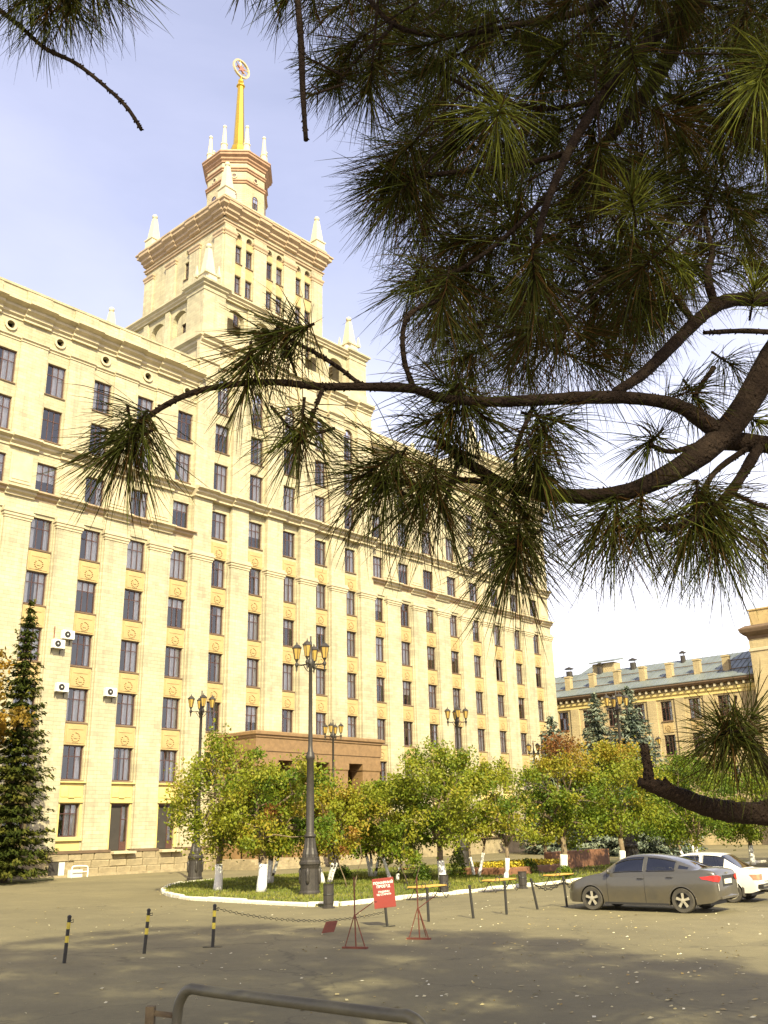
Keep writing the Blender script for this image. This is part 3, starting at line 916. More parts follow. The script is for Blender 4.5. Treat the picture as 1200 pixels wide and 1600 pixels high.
# pilasters of the tower with terracotta caps
for (a, b) in ((15.28, 16.45), (18.55, 20.0), (22.12, 23.55), (25.65, 27.0)):
    m = MB(); m.box(a, b, TV0 - .16, TV0 + .02, 40.4, 51.7); o = m.build('tower_pilaster', 'pier', B)
    q = MB(); q.rect_ring(a, b, TV0 - .16, TV0 - .002, [(0, 51.62), (.06, 51.68), (.06, 51.85), (.14, 51.98), (.14, 52.14), (.02, 52.2)]); q.build('capital', 'tower_trim', o)
    q = MB(); q.box(a, b, TV0 - .12, TV0 + .02, 52.2, 52.75); q.build('pilaster_head', 'pier', o)
    c, d = a - TU0 + TV0, b - TU0 + TV0
    m = MB(); m.box(TU0 - .16, TU0 + .02, c, d, 40.4, 51.7); o = m.build('tower_pilaster', 'pier', B)
    q = MB(); q.rect_ring(TU0 - .16, TU0 - .002, c, d, [(0, 51.62), (.06, 51.68), (.06, 51.85), (.14, 51.98), (.14, 52.14), (.02, 52.2)]); q.build('capital', 'tower_trim', o)
m = MB(); m.rect_ring(TU0, TU1, TV0, TV1, [(.02, 52.72), (.14, 52.76), (.14, 52.95), (.24, 53.0), (.24, 53.08), (.04, 53.12)]); m.build('tower_architrave', 'tower_trim', B)
m = MB(); m.rect_ring(TU0, TU1, TV0, TV1, [(.05, 53.1), (.05, 53.46)]); m.build('tower_frieze', 'stone', B)
m = MB(); m.rect_ring(TU0, TU1, TV0, TV1, [(.06, 53.44), (.22, 53.52), (.22, 53.72), (.44, 53.86), (.44, 54.1), (.74, 54.32), (.74, 54.58), (.86, 54.66), (.86, 54.80), (.4, 54.88), (.0, 54.9)]); m.build('tower_cornice', 'tower_trim', B)
for (a, b) in ((15.1, 16.5), (18.6, 20.0), (22.1, 23.5), (25.7, 27.2)):
    prof = [(.16, 53.43), (.34, 53.53), (.34, 53.73), (.56, 53.87), (.56, 54.11), (.86, 54.33), (.86, 54.6), (.93, 54.67), (.93, 54.81), (.5, 54.89)]
    m = MB(); m.prism([(TV0 + .1, prof[0][1])] + [(TV0 - o, z) for o, z in prof] + [(TV0 + .1, prof[-1][1])], a, b, 'x')
    m.build('cornice_break', 'tower_trim', B)
    m = MB(); m.prism([(TU0 + .1, prof[0][1])] + [(TU0 - o, z) for o, z in prof] + [(TU0 + .1, prof[-1][1])], a - TU0 + TV0, b - TU0 + TV0, 'y')
    m.build('cornice_break', 'tower_trim', B)
m = MB(); m.rect_ring(TU0, TU1, TV0, TV1, [(.32, 54.86), (.32, 55.3), (.4, 55.34), (.4, 55.46), (-.1, 55.5)]); m.build('tower_parapet', 'trim', B)
for u in (TU0 + .3, TU1 - .3):
    for v in (TV0 + .3, TV1 - .3): obelisk(u, v, 55.4, .98, False)

# ---- octagonal turret
OC = (21.14, 8.15); c8 = 1 / math.cos(math.pi / 8)
def octring(name, prof, mt, z=0):
    m = MB(); m.lathe([(a * c8, h) for a, h in prof], 8, (OC[0], OC[1], 0), rot=math.pi / 8); return m.build(name, mt, B)
octring('turret_wall', [(2.75, 54.8), (2.75, 63.6)], 'stone')
octring('turret_base', [(3.1, 54.9), (3.1, 56.6), (2.8, 57.0)], 'stone')
octring('turret_band', [(2.73, 61.14), (2.86, 61.18), (2.86, 61.36), (2.95, 61.42), (2.95, 61.52), (2.73, 61.58)], 'terra')
octring('turret_band', [(2.73, 62.52), (2.86, 62.56), (2.86, 62.74), (2.95, 62.8), (2.95, 62.9), (2.73, 62.96)], 'terra')
octring('turret_frieze', [(2.79, 62.94), (2.79, 63.5)], 'pier')
octring('turret_cornice', [(2.77, 63.44), (2.9, 63.5), (2.9, 63.66), (3.05, 63.8), (3.05, 63.98), (3.28, 64.16), (3.28, 64.36), (3.36, 64.42), (3.36, 64.54), (2.9, 64.6)], 'terra')
octring('turret_roof', [(3.05, 64.58), (3.05, 64.85), (1.6, 65.3)], 'trim')
for k in range(8):
    a = math.pi / 4 * k
    ux, uy = math.cos(a), math.sin(a)
    if k in (3, 4, 5, 6, 7, 0):
        o = add_window(K_OCT, (OC[0] + ux * 2.81, OC[1] + uy * 2.81, 58.7), a + math.pi / 2, sill=False, cur=6)
        q = MB(); n = 12
        for j in range(n):
            a0, a1 = 2 * math.pi * j / n, 2 * math.pi * (j + 1) / n
            P = [(r_ * math.cos(t), r_ * math.sin(t)) for t in (a0, a1) for r_ in (.2, .31)]
            q.prism([P[0], P[1], P[3], P[2]], -.06, .02, 'y')
        q.build('round_window', 'trim', B, loc=(OC[0] + ux * 2.77, OC[1] + uy * 2.77, 62.04)).rotation_euler = (0, 0, a + math.pi / 2)
        q = MB(); q.face([(.2 * math.cos(2 * math.pi * j / n), 0, .2 * math.sin(2 * math.pi * j / n)) for j in range(n)])
        q.build('round_pane', 'frame', B, loc=(OC[0] + ux * 2.775, OC[1] + uy * 2.775, 62.04), fix=False).rotation_euler = (0, 0, a + math.pi / 2)
    b = a + math.pi / 8
    x, y = OC[0] + 2.85 * math.cos(b), OC[1] + 2.85 * math.sin(b)
    m = MB(); m.lathe([(.38, 64.6), (.38, 65.1), (.31, 65.16), (.31, 65.6), (.37, 65.66), (.37, 65.76), (.27, 65.84), (.13, 67.7)], 8, (x, y, 0)); o = m.build('turret_obelisk', 'white_stone', B)
    q = MB(); q.lathe([(.19 * math.sin(math.pi * j / 6) + .0005, 67.84 - .19 * math.cos(math.pi * j / 6)) for j in range(7)], 10, (x, y, 0)); q.build('ball', 'white_stone', o, smooth=True)
m = MB(); m.lathe([(1.45, 65.1), (1.45, 65.5), (1.2, 65.62), (1.2, 66.2), (1.0, 66.35), (.95, 66.9), (.78, 67.05), (.78, 67.45), (.62, 67.7), (.56, 68.1), (.31, 75.1), (.45, 75.18), (.45, 75.3), (.2, 75.36), (.17, 75.55), (.3, 75.75), (.3, 75.95), (.15, 76.1), (.09, 76.5)], 8, (OC[0], OC[1], 0)); SP = m.build('spire', 'gold', B)
EZ = 77.5
m = MB(); n = 28
for j in range(n):
    a0, a1 = 2 * math.pi * j / n, 2 * math.pi * (j + 1) / n
    P = [(OC[0] + r_ * math.cos(t), EZ + r_ * math.sin(t)) for t in (a0, a1) for r_ in (.90, 1.08)]
    m.prism([P[0], P[1], P[3], P[2]], OC[1] - .1, OC[1] + .1, 'y')
em = m.build('emblem_ring', 'silver', SP)
m = MB(); st = [(OC[0] + (.56 if j % 2 == 0 else .22) * math.sin(math.pi * j / 5), EZ + (.56 if j % 2 == 0 else .22) * math.cos(math.pi * j / 5)) for j in range(10)]
m.prism(st, OC[1] - .08, OC[1] + .08, 'y'); m.build('emblem_star', 'red', SP)
m = MB()
for j in range(8):
    t = math.pi * j / 4 + .2; m.tube([(OC[0] + .4 * math.cos(t), OC[1], EZ + .4 * math.sin(t)), (OC[0] + .9 * math.cos(t), OC[1], EZ + .9 * math.sin(t))], .04, 5)
m.build('emblem_rays', 'gold', SP)

# ---- end pavilions of the wings
for a, b in ((UL, -6.4), (47.6, UR)):
    m = MB(); m.rect_ring(a + .05, b, .06, 11.5, [(0, 36.6), (0, 38.5), (.1, 38.6), (.1, 38.75), (.34, 38.9), (.34, 39.1), (.58, 39.25), (.58, 39.45), (.1, 39.6), (.1, 40.3), (-.4, 40.4)]); m.build('pavilion_attic', 'stone', B)
    for u in (a + 1.4, b - 1.4): obelisk(u, 1.5, 40.3, .95)
    for u in (a + 1.4, b - 1.4): obelisk(u, 10.0, 40.3, .95)

# ================================================================== SIDE BUILDING on the far right
SB = thing('side_building', 'yellow four storey building with grey metal roof behind the right trees', 'building', bw(72, 0), BRZ)
MT['yellow_wall'] = stone('yellow brick wall', (0.45, 0.355, 0.185), (0.40, 0.315, 0.165), (0.36, 0.285, 0.15), .5, .2)
SF = lambda p: (p[1], p[0], p[2])
vb = [6.95 - 3.31 * k for k in range(-3, 7)]
ops = [(v - .66, v + .66, z, z + 2.15) for v in vb for z in (1.9, 5.65, 9.3, 12.96)]
m = MB(SF); wall(m, -16.9, 22, 0, 16.4, 0, ops, .3); m.build('street_wall', 'yellow_wall', SB)
m = MB(); m.box(.9, 11, -16.5, 21.5, 0, 16.2); m.build('interior_core', 'dark', SB)
m = MB(); m.box(.02, 12, 21.5, 22, 0, 16.4); m.build('end_wall', 'yellow_wall', SB)
for v in vb:
    for z in (1.9, 5.65, 9.3, 12.96): add_window(K_FAR, (.13, v, z), -math.pi / 2, cur=wr.choice((3, 6, 4)), parent=SB)
    for z in (8.05, 11.7):
        m = MB(); m.box(-.06, .02, v - .6, v + .6, z, z + 1.0); o = m.build('spandrel_panel', 'ochre', SB)
        w_ = put('wreath', WREATH, o, (0, v, z + .02), -math.pi / 2)
    m = MB(); m.box(-.16, .02, v + 1.10, v + 2.2, 1.0, 15.3); m.build('pilaster', 'yellow_wall', SB)
m = MB(); m.prism([(.02, 15.3), (-.12, 15.3), (-.12, 15.6), (-.25, 15.7), (-.25, 16.0), (.02, 16.05)], -16.9, 22, 'y'); m.build('frieze', 'yellow', SB)
m = MB(); m.prism([(.1, 16.3), (-.6, 16.42), (-.75, 16.62), (-.75, 16.8), (.1, 16.9)], -16.9, 22, 'y'); m.build('eaves_cornice', 'dirt_shade_cap', SB)
for k in range(48):
    v = -16.4 + k * .8
    m = MB(); m.box(-.5, -.05, v, v + .22, 16.05, 16.36); m.build('bracket', 'trim', SB)
m = MB(); m.prism([(-.8, 16.82), (-.8, 16.9), (5.5, 20.3), (12, 16.9), (12, 16.82)], -16.9, 22, 'y'); RF = m.build('metal_roof', 'roof', SB)
for k in range(64):
    v = -16.6 + k * .6
    q = MB(); q.prism([(-.8, 16.9), (5.5, 20.3), (5.5, 20.36), (-.8, 16.96)], v, v + .04, 'y'); q.build('standing_seam', 'roof', RF)
for zz, uu in ((17.75, .9), (19.0, 3.1)):
    q = MB(); q.tube([(uu - .1, -16.8, zz + .12), (uu - .1, 21.8, zz + .12)], .05, 5); q.build('snow_rail', 'dirt_shade_cap', RF)
for k in range(9):
    v = 9.8 - 3.3 * k
    q = MB(); q.rect_ring(.75, 1.4, v - .35, v + .35, [(0, 17.4), (0, 19.2), (.06, 19.25), (.06, 19.4), (-.1, 19.45)]); q.build('roof_post', 'yellow_wall', RF)
for v, s_ in ((8.6, 1.0), (4.2, .8), (-.3, .9), (-6.7, .7)):
    q = MB(); q.lathe([(.42 * s_, 19.6), (.42 * s_, 20.7), (.02, 20.72)], 10, (4.9, v, 0)); q.lathe([(.62 * s_, 21.0), (.62 * s_, 21.06), (.05, 21.3)], 10, (4.9, v, 0))
    for a in range(3): q.tube([(4.9 + .38 * s_ * math.cos(2.1 * a), v + .38 * s_ * math.sin(2.1 * a), 20.6), (4.9 + .38 * s_ * math.cos(2.1 * a), v + .38 * s_ * math.sin(2.1 * a), 21.05)], .03, 4)
    q.build('roof_vent', 'iron', RF)
q = MB(); q.box(5, 6.6, 2.3, 5.3, 19.4, 21.2); q.build('lift_house', 'yellow_wall', RF)
q = MB(); q.prism([(4.6, 21.2), (4.6, 21.35), (7.0, 21.9), (7.0, 21.7)], 2.0, 5.6, 'y'); q.build('lift_house_roof', 'roof', RF)
q = MB(); q.sweep([[(9, 5, 18), (20, 5, 18), (20, 16, 18), (9, 16, 18)], [(14, 10.3, 22.6), (14.2, 10.3, 22.6), (14.2, 10.5, 22.6), (14, 10.5, 22.6)]]); q.build('rear_roof', 'roof', SB)
# taller corner block
ops = [(v - .66, v + .66, z, z + 2.15) for v in (-19.6, -23, -26.4, -29.8) for z in (1.9, 5.65, 9.3, 12.96, 16.4)]
m = MB(SF); wall(m, -32, -17.0, 0, 20.3, -1.4, ops, .3); m.build('corner_wall', 'yellow_wall', SB)
m = MB(); m.box(-.8, 12, -31.9, -17.3, 0, 20.0); m.build('corner_core', 'yellow_wall', SB)
m = MB(); m.face([(-1.4, -17, 0), (12, -17, 0), (12, -17, 20.3), (-1.4, -17, 20.3)]); m.face([(-1.4, -32, 0), (12, -32, 0), (12, -32, 20.3), (-1.4, -32, 20.3)]); m.build('corner_side_wall', 'yellow_wall', SB)
for v in (-19.6, -23, -26.4, -29.8):
    for z in (5.65, 9.3, 12.96, 16.4): add_window(K_FAR, (-1.27, v, z), -math.pi / 2, parent=SB)
m = MB(); m.rect_ring(-1.4, 12, -32, -17, [(.0, 19.0), (.1, 19.05), (.1, 19.3), (.0, 19.35)]); m.build('string_course', 'trim', SB)
m = MB(); m.rect_ring(-1.4, 12, -32, -17, [(.05, 20.3), (.12, 20.6), (.35, 20.75), (.6, 21.0), (.7, 21.3), (.7, 21.42), (.15, 21.75)]); m.build('corner_cornice', 'dirt_shade_cap', SB)
m = MB(); m.rect_ring(-1.1, 11.5, -31.5, -17.3, [(0, 21.7), (0, 23.3), (.1, 23.35), (.1, 23.5)]); m.build('corner_attic', 'ochre', SB)

# ================================================================== TREES
MT['leaf'] = foliage('autumn leaves', [(0, (0.032, 0.066, 0.006)), (0.3, (0.105, 0.165, 0.011)), (0.55, (0.25, 0.255, 0.018)), (0.75, (0.31, 0.215, 0.022)), (0.88, (0.25, 0.125, 0.02)), (1, (0.17, 0.070, 0.018))])
MT['gold_leaf'] = foliage('golden birch leaves', [(0, (0.16, 0.11, 0.012)), (1, (0.30, 0.175, 0.018))])
MT['spruce'] = foliage('green spruce needles', [(0, (0.018, 0.026, 0.005)), (0.5, (0.038, 0.050, 0.008)), (1, (0.10, 0.095, 0.016))], rough=.7, trans=0.12, spec=.08)
MT['blue_spruce'] = foliage('blue spruce needles', [(0, (0.07, 0.095, 0.065)), (0.5, (0.14, 0.17, 0.12)), (1, (0.24, 0.26, 0.17))], trans=0.12)

def leaf(m, p, s, r_, tone, up=0.5, long=1.5):
    d = Vector((r_.gauss(0, 1), r_.gauss(0, 1), r_.gauss(0, 1) - .4)).normalized()
    nrm = Vector((r_.gauss(0, 1), r_.gauss(0, 1), r_.gauss(0, 1) + up)).normalized()
    a = d.cross(nrm)
    if a.length < .1: return
    a.normalize(); l = d * s * long * .5; w = a * s * .42
    m.face([p - l, p + w - l * .1, p + l, p - w - l * .1], 0, min(1, max(0, tone)))

def limb_path(a, b, r_, k=4, bend=.12):
    a, b = Vector(a), Vector(b); ln = (b - a).length
    pts = [a]
    for i in range(1, k):
        pts.append(a.lerp(b, i / k) + Vector((r_.gauss(0, bend), r_.gauss(0, bend), r_.gauss(0, bend * .6) + bend * .6)) * ln * .35)
    return pts + [b]

def broadleaf(label, x, y, H, rad, base, tone, spread=.16, seed=1, wash=True, stems=1, n=60, per=205, size=.098, off=(0, 0), droop=0.0, top_tone=None, trunk_r=.12, group='small trees on the lawn', lean=0.0, z0=.08, name='small_tree', leafmat='leaf', bark='bark'):
    r_ = random.Random(seed)
    t = thing(name, label, 'tree', (x, y, z0), 0, group)
    tr = MB(); fork = base * .75 + .25
    tops = []
    for s_ in range(stems):
        a = 2 * math.pi * s_ / stems + r_.uniform(0, 1)
        o = Vector((math.cos(a), math.sin(a), 0)) * (.16 * (stems > 1))
        e = Vector((o.x * 3.2 + lean * fork + off[0] * .15, o.y * 3.2 + off[1] * .15, fork))
        rr = trunk_r * (1 if stems == 1 else .55)
        zw = .92 + r_.uniform(-.1, .12)
        P = [o, o.lerp(e, .33) + Vector((r_.gauss(0, .03), r_.gauss(0, .03), 0)), o.lerp(e, .66) + Vector((r_.gauss(0, .04), r_.gauss(0, .04), 0)), e]
        tr.tube(P, [rr * 1.25, rr, rr * .92, rr * .85], 8)
        tops.append((e, rr))
        if wash:
            q = MB(); k = min(1, zw / fork)
            ks = [0, .25, .5, .75, 1]; pl = []
            for f_ in ks:
                g_ = f_ * k * 3; i_ = min(2, int(g_)); pl.append(P[i_].lerp(P[i_ + 1], g_ - i_) + Vector((0, 0, .002)))
            q.tube(pl, [rr * 1.36, rr * 1.26, rr * 1.17, rr * 1.12, rr * 1.08], 10)
            q.build('limewash', 'limewash', t, smooth=True)
    cen = Vector((off[0], off[1], (base + H) / 2)); hz = (H - base) / 2
    clumps = []
    while len(clumps) < n:
        d = Vector((r_.gauss(0, 1), r_.gauss(0, 1), r_.gauss(0, 1))).normalized()
        f = r_.uniform(.2, 1.0) ** .45
        wob = 1 + .28 * math.sin(3 * math.atan2(d.y, d.x) + seed) + .15 * math.sin(5 * d.z + seed * 2) + r_.gauss(0, .08)
        p = cen + Vector((d.x * rad * f * wob, d.y * rad * f * wob, d.z * hz * f * (1 + r_.gauss(0, .08))))
        if d.z < 0: p.z -= hz * .22 * min(1, Vector((d.x, d.y)).length * f)       # skirts hang lower than the middle
        clumps.append(p)
    prim = []
    for k in range(5):
        e, rr = tops[k % len(tops)]
        a = 2 * math.pi * (k + r_.random() * .7) / 5
        q = cen + Vector((math.cos(a) * rad * r_.uniform(.35, .6), math.sin(a) * rad * r_.uniform(.35, .6), hz * r_.uniform(-.1, .55)))
        P = limb_path(e, q, r_, 5, .2)
        tr.tube(P, [rr * .62, rr * .52, rr * .42, rr * .33, rr * .24, rr * .12], 6)
        prim += [(v_, rr * (.5 - .07 * j)) for j, v_ in enumerate(P[1:])]
    for p in clumps:
        if r_.random() < .75:
            e, rr = min(prim, key=lambda q: (q[0] - p).length + max(0, q[0].z - p.z) * .6)
            tr.tube(limb_path(e, p, r_, 3, .15), [rr * .55, rr * .4, rr * .28, rr * .12], 4)
    tr.build('trunk', bark, t, smooth=True)
    cr_ = MB()
    for p in clumps:
        ct = tone + r_.gauss(0, spread)
        if top_tone is not None:
            k = min(1, max(0, (p.z - cen.z) / hz + .1)); ct = ct * (1 - k) + (top_tone + r_.gauss(0, .1)) * k
        cs = r_.uniform(.30, .58) * (rad / 2.2) ** .4
        for _ in range(int(per * r_.uniform(.55, 1.3))):
            q = p + Vector((r_.gauss(0, cs * .55), r_.gauss(0, cs * .55), r_.gauss(0, cs * (.42 + droop)) - droop * cs * 1.4))
            if q.z < .5: continue
            leaf(cr_, q, size * r_.uniform(.7, 1.25), r_, ct + r_.gauss(0, .045))
    cr_.build('crown', leafmat, t, fix=False)
    return t

broadleaf('drooping yellow green tree leftmost on the lawn, with a forked whitewashed trunk', -7.06, 41.0, 6.0, 1.8, 1.8, .47, .08, 1, off=(-.1, 0), droop=.5, n=62, trunk_r=.14, lean=.06)
broadleaf('bushy rust and green tree with thick straight white trunk, left of the near lamp post', -5.06, 39.1, 5.2, 2.1, 1.4, .46, .14, 2, off=(.35, .6), n=70, trunk_r=.16)
broadleaf('dark green many stemmed tree behind the two left lawn trees', -5.6, 45.5, 4.9, 1.9, 1.3, .24, .10, 3, stems=4, n=60, bark='dark_bark')
broadleaf('brownish many stemmed tree right behind the near lamp post', -2.9, 44.6, 4.35, 2.0, 1.15, .58, .08, 4, stems=4, n=62, bark='dark_bark')
broadleaf('low brown green tree in front of the granite portico', -1.0, 49.5, 4.3, 2.1, 1.1, .55, .09, 5, stems=3, n=58, bark='dark_bark')
broadleaf('bright green tree just right of the red sign, dense round crown', .1, 45.2, 4.5, 1.85, 1.0, .38, .09, 6, stems=2, n=60, off=(-.2, 0))
broadleaf('largest green tree at lawn centre with a whitewashed trunk by the bin', 2.21, 44.3, 5.7, 2.55, 1.5, .42, .08, 7, n=80, trunk_r=.15, top_tone=.46, stems=1, lean=-.05)
broadleaf('yellow green tree behind the largest lawn tree, right side', 4.0, 48.5, 5.6, 2.1, 1.5, .50, .07, 8, n=52, stems=2)
broadleaf('slim loose tree with thin white trunk behind the middle bench', 4.96, 44.2, 4.2, 1.35, 1.5, .50, .08, 9, n=34, per=80, trunk_r=.09, lean=.08)
broadleaf('tall tree with rusty orange top and thick white trunk near the grey car nose', 8.05, 47.3, 6.25, 2.5, 1.9, .36, .08, 10, n=74, trunk_r=.16, top_tone=.92, off=(.3, 0))
broadleaf('wide green tree with patches of rust rising behind the grey car roof', 11.3, 49.4, 6.15, 2.6, 1.7, .36, .10, 12, n=78, trunk_r=.14, top_tone=.66)
broadleaf('dark green tree behind the grey car boot, right of the rusty ones', 15.2, 51.5, 5.7, 2.5, 1.3, .34, .08, 13, n=66, stems=2, wash=True)
broadleaf('green tree above the white car, under the broken pine bough', 19.3, 54.0, 5.6, 2.7, 1.3, .40, .08, 14, n=66, wash=True)
broadleaf('far green tree at the right edge beyond the white car', 24.0, 58.5, 6.0, 2.7, 1.4, .33, .14, 15, n=60, wash=True)
broadleaf('green tree filling the gap behind the tall lamp, right of the rusty ones', 13.6, 57.5, 5.8, 2.5, 1.3, .36, .12, 51, n=66, stems=2)
broadleaf('shady green tree near the side building, left of the broken bough tip', 19.0, 63.0, 6.2, 3.0, 1.3, .33, .12, 52, n=70, stems=2, size=.11)
broadleaf('low green tree at the right edge just above the white car boot', 21.6, 50.5, 4.6, 2.3, 1.2, .38, .12, 53, n=60)
broadleaf('thin yellow sapling with bare twin stems at the lawn corner', -1.69, 41.1, 3.1, .55, 1.1, .60, .1, 16, n=14, per=55, stems=2, trunk_r=.04, wash=False, size=.10)
broadleaf('narrow young tree between lawn sapling and largest tree, dark stems', .75, 41.8, 2.6, .6, .8, .42, .12, 17, n=13, per=60, stems=2, trunk_r=.045, wash=False, bark='dark_bark')
broadleaf('small yellowing tree beside the facade foot right of the portico', 9.6, 62.5, 5.0, 1.8, 1.4, .54, .12, 18, n=40, wash=False, group='trees in front of the facade', z0=0)
broadleaf('golden birch showing yellow leaves beside the spruce at the left edge', -21.4, 50.2, 12.4, 2.0, 6.4, .5, .3, 19, n=46, per=90, wash=False, name='birch_tree', leafmat='gold_leaf', group='trees at the left edge', size=.17, z0=0)

def spruce(label, x, y, H, rad, seed, leafmat, group, dens=1.0, z0=0.0, size=.2, low=.06):
    r_ = random.Random(seed)
    t = thing('spruce_tree', label, 'tree', (x, y, z0), 0, group)
    tr = MB(); tr.tube([(0, 0, 0), (0, 0, H * .5), (0, 0, H * .985)], [.16 * H / 12, .10 * H / 12, .012], 8); tr.build('trunk', 'dark_bark', t, smooth=True)
    c = MB(); z = H * low
    while z < H * .985:
        f = 1 - z / H
        rr = rad * (f ** .82) * r_.uniform(.85, 1.08) + .05
        nb = max(4, int(11 * f ** .4 * dens))
        for k in range(nb):
            a = 2 * math.pi * (k + r_.random() * .8) / nb; L_ = rr * r_.uniform(.72, 1.12)
            dx, dy = math.cos(a), math.sin(a); nseg = max(3, int(L_ / .16))
            bt = r_.gauss(.5, .2)
            for s_ in range(nseg + 1):
                q = s_ / nseg; rad_ = L_ * q
                zz = z - L_ * .42 * q + L_ * .26 * q * q + (.10 if q > .8 else 0)
                wdt = (.30 * (1 - q) + .10) * L_ * .75
                for _ in range(int(4 + 3 * (1 - q))):
                    o = r_.uniform(-1, 1) * wdt
                    p = Vector((dx * rad_ - dy * o, dy * rad_ + dx * o, zz - abs(o) * .25 + r_.gauss(0, .05) - r_.random() * .16))
                    d = Vector((dx + r_.gauss(0, .5), dy + r_.gauss(0, .5), -.45 + r_.gauss(0, .3))).normalized()
                    n_ = Vector((r_.gauss(0, .5), r_.gauss(0, .5), 1)); w = d.cross(n_).normalized() * size * .22; l = d * size * r_.uniform(.6, 1.2)
                    c.face([p - l * .5 - w, p - l * .5 + w, p + l * .5 + w * .3, p + l * .5 - w * .3], 0, min(1, max(0, bt + r_.gauss(0, .15) + .25 * (q - .5))))
        z += H * (.028 + .008 * f) * r_.uniform(.8, 1.15)
    c.build('crown', leafmat, t, fix=False)
    return t
p = at(24, 1370, 52.5)
spruce('tall dark green spruce standing against the left wing at the left edge', p.x - .6, 52.5, 15.4, 2.7, 31, 'spruce', 'trees at the left edge', 1.7, size=.27)
spruce('small blue spruce by the right end of the university facade', at(866, 1200, 85).x, 85, 11.8, 4.6, 32, 'blue_spruce', 'blue spruces by the side building', 1.2, size=.36)
spruce('blue spruce left of the tall lamp in front of the side building', at(938, 1200, 80).x, 80, 12.9, 4.4, 33, 'blue_spruce', 'blue spruces by the side building', 1.2, size=.36)
spruce('blue spruce right of the tall lamp, showing tiers of boughs', at(992, 1200, 76).x, 76, 12.9, 4.8, 34, 'blue_spruce', 'blue spruces by the side building', 1.2, size=.36)

def bush(label, x, y, r0, h, seed, tone, z0=.08):
    r_ = random.Random(seed); c = MB()
    for _ in range(900):
        d = Vector((r_.gauss(0, 1), r_.gauss(0, 1), abs(r_.gauss(0, 1)))).normalized() * r_.uniform(.5, 1)
        leaf(c, Vector((d.x * r0, d.y * r0, d.z * h + .04)), .07, r_, tone + r_.gauss(0, .12))
    o = c.build('bush', 'leaf', None, fix=False, loc=(x, y, z0))
    tag(o, label, 'bush', 'clipped bushes on the lawn')
bush('round dark bush left of the largest lawn tree trunk', 1.35, 44.6, .42, .75, 41, .18)
bush('upright narrow bush right of the far lamp base', 3.1, 47.5, .45, 1.5, 42, .25)
bush('low dark bush by the flowerbed wall', 6.7, 49.5, .5, .7, 43, .15)
bush('low green bush beside the third bench', 7.6, 44.6, .45, .5, 44, .3)
bush('dark low bush at the foot of the near lamp trees', -2.4, 48.6, .5, .6, 45, .2)
m = MB(); m.prism([tuple(bw(u, v).xy) for u, v in ((-17, -1.2), (-17, -5.2), (-1.5, -4.6), (1.2, -3.0), (2.2, -1.2))], .004, .06, 'z')
o = m.build('verge', 'soil'); o['kind'] = 'structure'

# ================================================================== LAMP POSTS
def lamp_proto(label, loc, rz):
    t = thing('street_lamp', label, 'street lamp', loc, rz, 'ornate iron street lamps')
    m = MB(); m.lathe([(.40, 0), (.40, .10), (.355, .16), (.34, .55), (.335, .9), (.37, 1.02), (.40, 1.06), (.40, 1.14), (.36, 1.2), (.36, 1.27), (.30, 1.30)], 16)
    b = m.build('base', 'iron', t, smooth=False)
    for k in range(4):
        a = k * math.pi / 2
        q = MB(); q.lathe([(.01, -.26), (.05, -.22), (.075, -.1), (.06, .05), (.085, .2), (.04, .3), (.005, .32)], 8, (.35 * math.cos(a), .35 * math.sin(a), .62)); q.build('scroll', 'iron', b, smooth=True)
    m = MB(); n = 24
    m.sweep([[((r0 + (.016 if k % 2 else -.012)) * math.cos(2 * math.pi * k / n), (r0 + (.016 if k % 2 else -.012)) * math.sin(2 * math.pi * k / n), z) for k in range(n)] for r0, z in ((.275, 1.29), (.27, 1.4), (.215, 1.62), (.185, 1.85), (.175, 1.98))])
    m.build('fluted_neck', 'iron', t)
    m = MB(); m.lathe([(.18, 1.97), (.225, 2.0), (.225, 2.07), (.17, 2.1), (.15, 2.16), (.155, 3.2), (.13, 4.75), (.17, 4.8), (.175, 4.92), (.14, 4.97), (.15, 5.02), (.10, 5.08), (.085, 5.3), (.07, 8.25), (.11, 8.3), (.12, 8.55), (.07, 8.62), (.05, 8.9), (.06, 9.2), (.03, 9.35), (.04, 9.5), (.002, 9.52)], 14)
    m.build('shaft', 'iron', t, smooth=True)
    for k in range(4):
        a = k * math.pi / 2; dx, dy = math.cos(a), math.sin(a); ax, ay = .56 * dx, .56 * dy
        q = MB(); q.tube(smoothed([(.05 * dx, .05 * dy, 8.32), (.2 * dx, .2 * dy, 8.40), (.38 * dx, .38 * dy, 8.38), (ax, ay, 8.42)], 3), .028, 6)
        q.tube(smoothed([(.08 * dx, .08 * dy, 8.12), (.18 * dx, .18 * dy, 8.2), (.28 * dx, .28 * dy, 8.37)], 3), .018, 5)
        q.lathe([(.004, 8.10), (.03, 8.2), (.035, 8.3), (.075, 8.38), (.075, 8.44), (.03, 8.5), (.05, 8.55), (.085, 8.62)], 8, (ax, ay, 0))
        ar = q.build('arm', 'iron', t)
        g_ = MB(); g_.lathe([(.088, 8.625), (.165, 9.05)], 6, (ax, ay, 0), rot=a); g_.build('lantern', 'amber', ar)
        q = MB()
        for j in range(6):
            t_ = a + j * math.pi / 3; c_, s_ = math.cos(t_), math.sin(t_)
            q.tube([(ax + .09 * c_, ay + .09 * s_, 8.62), (ax + .17 * c_, ay + .17 * s_, 9.06)], .012, 4)
        q.lathe([(.20, 9.05), (.20, 9.075), (.15, 9.13), (.09, 9.19), (.03, 9.22), (.03, 9.26), (.003, 9.34)], 6, (ax, ay, 0), rot=a); q.build('lantern_cap', 'iron', ar)
    return t
lp = lamp_proto('nearest ornate lamp post on the lawn, four amber lanterns', (-3.01, 37.0, .08), R(-9))
